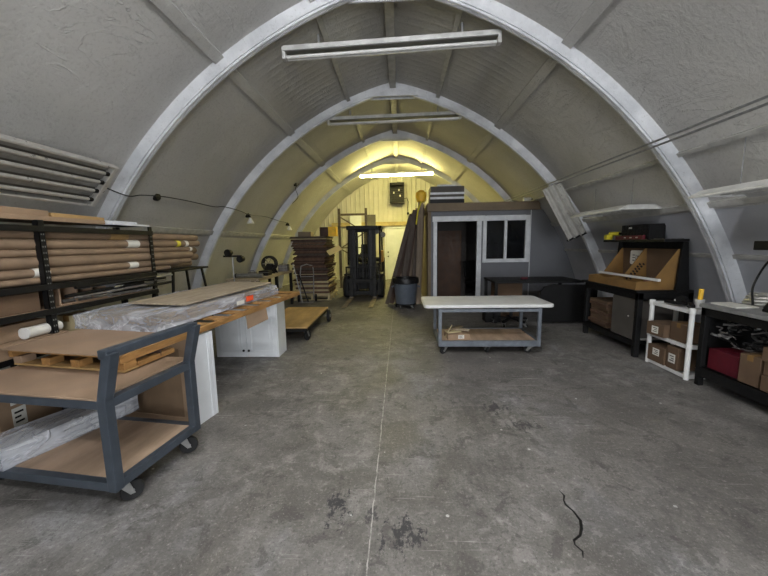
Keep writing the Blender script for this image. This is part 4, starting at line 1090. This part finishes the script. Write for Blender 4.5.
# cardboard display bins
def bin_(y0, y1, label, marks):
    t = thing('display_bin', label, 'box', (2.92, y0, .851), 0, 'cardboard display bins on the black bench')
    H = .50
    prof = [(0, 0), (.53, 0), (.50, H), (.47, H + .0), (.20, .115), (.0, .10)]
    L = y1 - y0
    for yy, nm in ((0, 'near_side'), (L - .006, 'far_side')):
        s = MB().prism(prof, 'y', yy, yy + .006).build('side_panel', 'cardtan', t)
        if marks and yy == 0:
            g = MB(); rq = random.Random(int(y0 * 100))
            for r_ in range(2):
                for k in range(7):
                    q = (k + .5) / 7; x = .22 + q * .20 + r_ * .035; z = .06 + q * .24 - r_ * .005
                    g.obox((x, yy - .0008, z + .0), (.012 + rq.uniform(0, .012), .002, .026), (0, -R_(48) + rq.uniform(-.3, .3), 0))
            g.build('print', 'text', s)
    MB().box(.0, .005, .006, L - .006, 0, .10).build('front_lip', 'cardtan', t)
    MB().box(.005, .525, .006, L - .006, 0, .006).build('bottom', 'cardtan', t)
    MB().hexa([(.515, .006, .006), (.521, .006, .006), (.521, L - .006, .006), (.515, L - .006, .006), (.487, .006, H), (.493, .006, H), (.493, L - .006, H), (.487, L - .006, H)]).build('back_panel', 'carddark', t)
    return t
b1 = bin_(4.33, 4.90, 'golden cardboard display bin nearest the camera on the black bench', False)
b2 = bin_(4.905, 5.40, 'farther golden cardboard display bin with black print on the black bench', True)
g = MB()
for r_ in range(2):
    for k in range(7):
        q = (k + .5) / 7; g.obox((3.15 + q * .19 + r_ * .05 - 2.92, .57 - .012, .07 + q * .23), (.022, .003, .03), (0, -R_(48), 0))
g.build('print', 'text', b1)
t = thing('paper_sign', 'white rounded paper notice with grey print pinned inside the far bin', 'sign', (3.38, 5.05, 1.12))
MB().prism(rr_poly(-.13, .13, 0, .2, .03), 'x', 0, .004).build('paper', 'paper', t)
MB().box(-.003, .0, -.07, -.02, .05, .13).box(-.003, 0, .0, .012, .05, .14).box(-.003, 0, .03, .08, .05, .065).box(-.003, 0, .03, .08, .09, .105).box(-.003, 0, .03, .08, .125, .14).build('print', 'scrap', t)
tag(MB().bar((3.10, 4.20, .985), (3.10, 5.42, .985), .035, .03).build('white_bar', 'whitep', bevel=.003), 'long white bar laid across the fronts of the cardboard bins', 'bar')
tag(MB().box(3.26, 3.36, 4.45, 4.7, .858, .93).build('red_case', 'red', bevel=.006), 'dark red case inside the near cardboard bin', 'case')
# on the hutch
t = thing('parts_organizer', 'black parts organizer with rows of small drawers on top of the hutch', 'organizer', (3.33, 4.92, 1.476))
MB().box(-.10, .10, -.30, .26, 0, .20).build('case', 'blackp', t, .004)
for i_ in range(4):
    for k in range(9):
        d_ = MB().box(-.108, -.1, -.285 + k * .06, -.235 + k * .06, .012 + i_ * .046, .05 + i_ * .046).build('drawer', 'black', t, .002)
MB().box(-.112, -.105, .03, .09, .148, .168).build('sticker', 'paper', t)
t = thing('yellow_drill', 'yellow and black cordless drill lying at the far end of the hutch top', 'drill', (3.22, 5.36, 1.476), 20)
MB().tube([(0, -.10, .09), (0, .05, .09)], .03, 12).build('motor', 'lemon', t, smooth=True)
MB().tube([(0, -.17, .09), (0, -.10, .09)], .018, 10).build('chuck', 'black', t, smooth=True)
MB().prism([(.0, .07), (.05, .07), (.07, -.0), (.02, -.0)], 'x', -.018, .018).build('grip', 'lemon', t, .004)
t = thing('red_level', 'dark red level tool lying along the front edge of the hutch shelf', 'level', (3.19, 4.95, 1.476))
MB().box(-.015, .015, -.30, .28, 0, .055).build('body', 'red', t, .003)
for k in (-.18, -.06, .06): MB().box(-.017, -.014, k - .02, k + .02, .018, .034).build('vial', 'slat', t)
t = thing('tape_roll', 'yellow tape roll at the far left end of the hutch shelf', 'tape', (3.165, 5.42, 1.476))
MB().lathe([(.02, -.02), (.04, -.02), (.04, .02), (.02, .02)], (0, 0, .041), 'x', 20).build('roll', 'lemon', t, smooth=True)
tag(MB().box(3.22, 3.42, 4.3, 4.52, 1.476, 1.482).build('paper_sheet', 'scrap'), 'grey sheet lying on the near end of the hutch top', 'sheet')
# under the bench
rr = random.Random(2)
z = .201
for k in range(9):
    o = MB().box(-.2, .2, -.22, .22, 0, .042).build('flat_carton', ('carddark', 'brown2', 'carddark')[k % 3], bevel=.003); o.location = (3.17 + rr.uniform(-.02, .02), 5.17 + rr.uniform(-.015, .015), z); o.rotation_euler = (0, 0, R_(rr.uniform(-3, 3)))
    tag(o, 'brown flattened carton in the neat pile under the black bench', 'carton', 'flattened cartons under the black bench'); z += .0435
t = thing('file_cabinet', 'grey-brown flat-fronted cabinet under the middle of the black bench', 'cabinet', (2.95, 4.56, .201))
MB().box(0, .42, -.22, .24, 0, .53).build('cabinet_body', 'greypanel', t, .004)
MB().box(-.014, -.001, -.21, .23, .01, .52).build('door', 'greypanel', t, .003)
MB().lathe([(.0, -.028), (.008, -.027), (.009, -.018), (.004, -.012)], (0, -.12, .30), 'x', 10).build('knob', 'slat', t, smooth=True)

# ------------------------------------------------------------------ small white plastic shelf unit
t = thing('plastic_shelf', 'small white three-tier plastic shelf between the two black benches', 'shelf', (3.14, 3.86, 0))
for x in (-.14, .14):
    for y in (-.28, .28):
        MB().lathe([(.024, 0), (.024, .33), (.029, .335), (.029, .385), (.024, .39), (.024, .70), (.03, .705), (.03, .76), (.026, .765)], (x, y, 0), 'z', 14).build('post', 'whitep', t, smooth=True)
for z in (.02, .34, .715):
    m = MB().box(-.15, .15, -.29, .29, z, z + .012)
    m.box(-.155, -.14, -.28, .28, z - .01, z + .03).box(.14, .155, -.28, .28, z - .01, z + .03).box(-.14, .14, -.295, -.28, z - .01, z + .03).box(-.14, .14, .28, .295, z - .01, z + .03)
    m.build('tier', 'whitep', t, .003)
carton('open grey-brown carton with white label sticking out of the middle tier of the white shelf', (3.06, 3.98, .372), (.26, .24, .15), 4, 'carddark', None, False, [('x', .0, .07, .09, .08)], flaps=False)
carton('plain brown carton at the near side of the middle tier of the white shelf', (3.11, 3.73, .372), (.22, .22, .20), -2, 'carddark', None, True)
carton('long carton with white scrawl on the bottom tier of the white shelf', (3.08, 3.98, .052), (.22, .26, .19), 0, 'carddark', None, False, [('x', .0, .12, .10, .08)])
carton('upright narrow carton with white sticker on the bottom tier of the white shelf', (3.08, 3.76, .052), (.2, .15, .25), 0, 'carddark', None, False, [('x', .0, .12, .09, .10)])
t = thing('plastic_cup', 'pale cup holding a yellow roll on top of the white shelf', 'cup', (3.16, 3.70, .748))
MB().lathe([(.035, 0), (.042, .09), (.039, .09), (.032, .006)], (0, 0, 0), 'z', 20).build('cup', 'whitep', t, smooth=True)
MB().tube([(0, 0, .012), (.008, 0, .20)], .022, 14).build('yellow_roll', 'yellow', t, smooth=True)
t = thing('tape_gun', 'black tape gun lying on top of the white shelf', 'tool', (3.10, 3.93, .748), 20)
MB().box(-.04, .04, -.12, .10, 0, .03).build('body', 'black', t, .008); MB().lathe([(.02, -.025), (.05, -.025), (.05, .025), (.02, .025)], (0, -.06, .052), 'x', 18).build('tape', 'blackp', t, smooth=True)
t = thing('stapler', 'black stapler at the near edge of the white shelf top', 'tool', (3.05, 3.66, .748), -30)
MB().box(-.025, .025, -.08, .08, 0, .018).build('base', 'black', t, .005); MB().prism([(-.08, .022), (.08, .022), (.07, .06), (-.05, .05)], 'x', -.02, .02).build('handle', 'black', t, .005)

# ------------------------------------------------------------------ grey-topped bench at the right edge
GX0, GX1, GY0, GY1 = 3.0, 3.62, 1.7, 3.49
t = thing('grey_top_bench', 'black-framed bench with a worn grey top at the right edge', 'bench', (GX0, GY0, 0))
def gb(mb, x0, x1, y0, y1, z0, z1): return mb.box(x0 - GX0, x1 - GX0, y0 - GY0, y1 - GY0, z0, z1)
gb(MB(), GX0 - .02, GX1, GY0, GY1, .80, .835).build('bench_top', 'benchtop', t, .004)
gb(MB(), GX0, GX0 + .03, GY0, GY1 - .01, .72, .799).build('front_apron', 'black', t, .003)
gb(MB(), GX0, GX1 - .02, GY1 - .04, GY1 - .01, .72, .799).build('end_apron', 'black', t)
for x in (GX0, GX1 - .07):
    for y in (GY0, GY1 - .06): gb(MB(), x, x + .05, y, y + .05, 0, .799).build('leg', 'black', t, .003)
gb(MB(), GX0 + .005, GX1 - .03, GY0, GY1 - .02, .17, .20).build('lower_shelf', 'black', t, .003)
gb(MB(), GX0, GX0 + .03, GY0 + .05, GY1 - .06, .10, .20).build('lower_rail', 'black', t)
tag(MB().box(3.06, 3.26, 3.2, 3.46, .836, .85).build('white_board', 'paper', bevel=.002), 'white sheet lying on the far end of the grey-topped bench', 'sheet')
gb(MB(), GX1 - .04, GX1 - .02, GY0 + .03, GY1 - .03, .2, .75).build('back_sheet', 'black', t)  # black sheet added so the space under the bench reads as shade
gb(MB(), GX0 + .06, GX1 - .05, GY1 - .022, GY1 - .014, .2, .72).build('end_sheet', 'black', t)  # far end closed in black too, for the shade beneath
t = thing('coil_heap', 'heap of pale tangled hose on the back of the grey-topped bench', 'hose', (3.42, 3.36, .836))
rr = random.Random(9)
for k in range(4):
    r0 = .10 - .012 * k; MB().tube([(rr.uniform(-.008, .008) + r0 * math.cos(2 * PI * q / 22), rr.uniform(-.01, .01) + r0 * 1.1 * math.sin(2 * PI * q / 22), .018 + .028 * k + rr.uniform(-.004, .004)) for q in range(23)], .014, 7, cap=False).build('hose_loop', 'slat', t, smooth=True)
cord('power_cord', [(3.30, 3.30, .85), (3.32, 3.34, 1.0), (3.36, 3.33, 1.15), (3.34, 3.24, 1.27), (3.30, 3.10, 1.33), (3.29, 3.0, 1.35)], .009, 'black cord arching up from the grey-topped bench to the black stand')
cord('power_cord', [(3.26, 3.16, .85), (3.28, 3.10, .95), (3.30, 3.0, 1.06), (3.31, 2.96, 1.2)], .007, 'thinner black cord rising to the slotted post of the black stand')
t = thing('slotted_stand', 'black stand with slotted post and small tray shelf on the grey-topped bench', 'stand', (3.30, 2.90, .836))
MB().prism([(-.16, .0), (.16, .0), (.16, .02), (-.10, .10), (-.16, .02)], 'y', -.16, .16).build('foot', 'black', t, .006)
MB().box(-.015, .015, .13, .165, .02, .60).build('post', 'black', t, .002)
MB().box(-.015, .015, -.165, -.13, .02, .60).build('post', 'black', t, .002)
m = MB()
for k in range(10): m.box(-.012, .012, -.13, .13, .10 + k * .045, .112 + k * .045)
m.build('rungs', 'black', t)
MB().box(-.12, .10, -.20, .34, .53, .61).build('tray', 'black', t, .006)
MB().box(.02, .024, .17, .32, .38, .53).build('plaque', 'greypanel', t)
t = thing('black_jar', 'small black jar on the tray of the black stand', 'jar', (3.26, 2.98, 1.447))
MB().lathe([(.0, 0), (.06, 0), (.065, .02), (.06, .12), (.035, .15), (.0, .15)], (0, 0, 0), 'z', 18).build('jar', 'blackp', t, smooth=True); MB().lathe([(.03, .15), (.04, .152), (.04, .18), (.0, .182)], (0, 0, 0), 'z', 14).build('lid', 'black', t, smooth=True)
carton('dark red box under the tangle on the lower shelf of the grey-topped bench', (3.20, 3.26, .201), (.30, .30, .20), 0, 'red', None, False)
rr = random.Random(4)
for k in range(26):
    a = V((3.06 + rr.uniform(0, .25), 3.05 + rr.uniform(0, .35), max(.41, .41 + .0105 * k))); pts = [a]
    for q in range(5): pts.append(pts[-1] + V((rr.uniform(-.08, .08), rr.uniform(-.09, .09), rr.uniform(-.012, .03))))
    for p_ in pts: p_.x = min(max(p_.x, 3.05), 3.5); p_.y = min(max(p_.y, 3.0), 3.4); p_.z = min(max(p_.z, .41), .69)
    cord('scrap_cable', pts, .006 + .003 * (k % 3), 'loose cable in the dark tangle above the red box under the grey-topped bench', ('scrap', 'cord', 'greymetal')[k % 3], 'cable', 4)['group'] = 'tangled cables under the bench'
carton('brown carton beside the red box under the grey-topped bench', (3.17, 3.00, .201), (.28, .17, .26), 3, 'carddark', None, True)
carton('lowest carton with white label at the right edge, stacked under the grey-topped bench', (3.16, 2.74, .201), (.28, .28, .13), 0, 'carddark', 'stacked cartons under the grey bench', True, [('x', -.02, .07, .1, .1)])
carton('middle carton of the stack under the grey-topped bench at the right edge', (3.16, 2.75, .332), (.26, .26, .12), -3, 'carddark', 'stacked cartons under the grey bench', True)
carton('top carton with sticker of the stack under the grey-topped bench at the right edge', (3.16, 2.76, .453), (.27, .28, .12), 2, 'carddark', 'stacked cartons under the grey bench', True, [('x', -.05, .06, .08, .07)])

# black crack in the slab
rr = random.Random(6); q_ = [(.845, 1.46), (.86, 1.495), (.842, 1.53), (.85, 1.555), (.895, 1.585), (.925, 1.63), (.945, 1.68), (.94, 1.74), (.92, 1.79), (.925, 1.825), (.945, 1.86), (.935, 1.90)]
cr = MB().tube([(x, y, 0) for x, y in q_], [.002, .005, .004, .006, .006, .008, .008, .006, .007, .004, .006, .002], 6)
for v in cr.bm.verts: v.co.z *= .35
o = cr.build('tar_strip', 'black', keep=False)
tag(o, 'thin wiggly black tar strip on the concrete floor near the bottom right', 'tar')

# ------------------------------------------------------------------ camera
F, CX, CY, VX, VY, ROLL = 340.0, 384.0, 288.0, 400.0, 243.0, .010
dv = V(((VX - CX) / F, -(VY - CY) / F, 1.0)).normalized()          # the building's length axis seen in the lens
uv = V((-ROLL, 1, 0)); uv = (uv - dv * uv.dot(dv)).normalized()
rv = uv.cross(dv)
right = V((rv[0], dv[0], uv[0])); upv = V((rv[1], dv[1], uv[1])); fwd = V((rv[2], dv[2], uv[2]))
cam = bpy.data.cameras.new('camera'); co = bpy.data.objects.new('camera', cam); COL.objects.link(co)
cam.sensor_fit = 'HORIZONTAL'; cam.sensor_width = 36.0; cam.lens = 36.0 * F / 768.0; cam.clip_start = .05
mw = Matrix.Identity(4)
for r_ in range(3): mw[r_][0], mw[r_][1], mw[r_][2] = right[r_], upv[r_], -fwd[r_]
mw[0][3], mw[1][3], mw[2][3] = 0, 0, 1.48
co.matrix_world = mw
SC.camera = co

# ------------------------------------------------------------------ light
w = bpy.data.worlds.new('world'); SC.world = w; w.use_nodes = True
bgn = w.node_tree.nodes['Background']; bgn.inputs[0].default_value = (.75, .85, 1.0, 1); bgn.inputs[1].default_value = .4
al = bpy.data.lights.new('doorway_daylight', 'AREA'); al.shape = 'RECTANGLE'; al.size = 2.5; al.size_y = 2.25; al.energy = 205; al.color = (.92, .96, 1.0)
ao = bpy.data.objects.new('doorway_daylight', al); COL.objects.link(ao); ao.location = (1.5, Y0 + .15, 1.2); ao.rotation_euler = (R_(90), 0, 0)
SC.view_settings.view_transform = 'Standard'; SC.view_settings.look = 'None'; SC.view_settings.gamma = 1.0
SC.view_settings.use_curve_mapping = False
SC.view_settings.exposure = 0.0
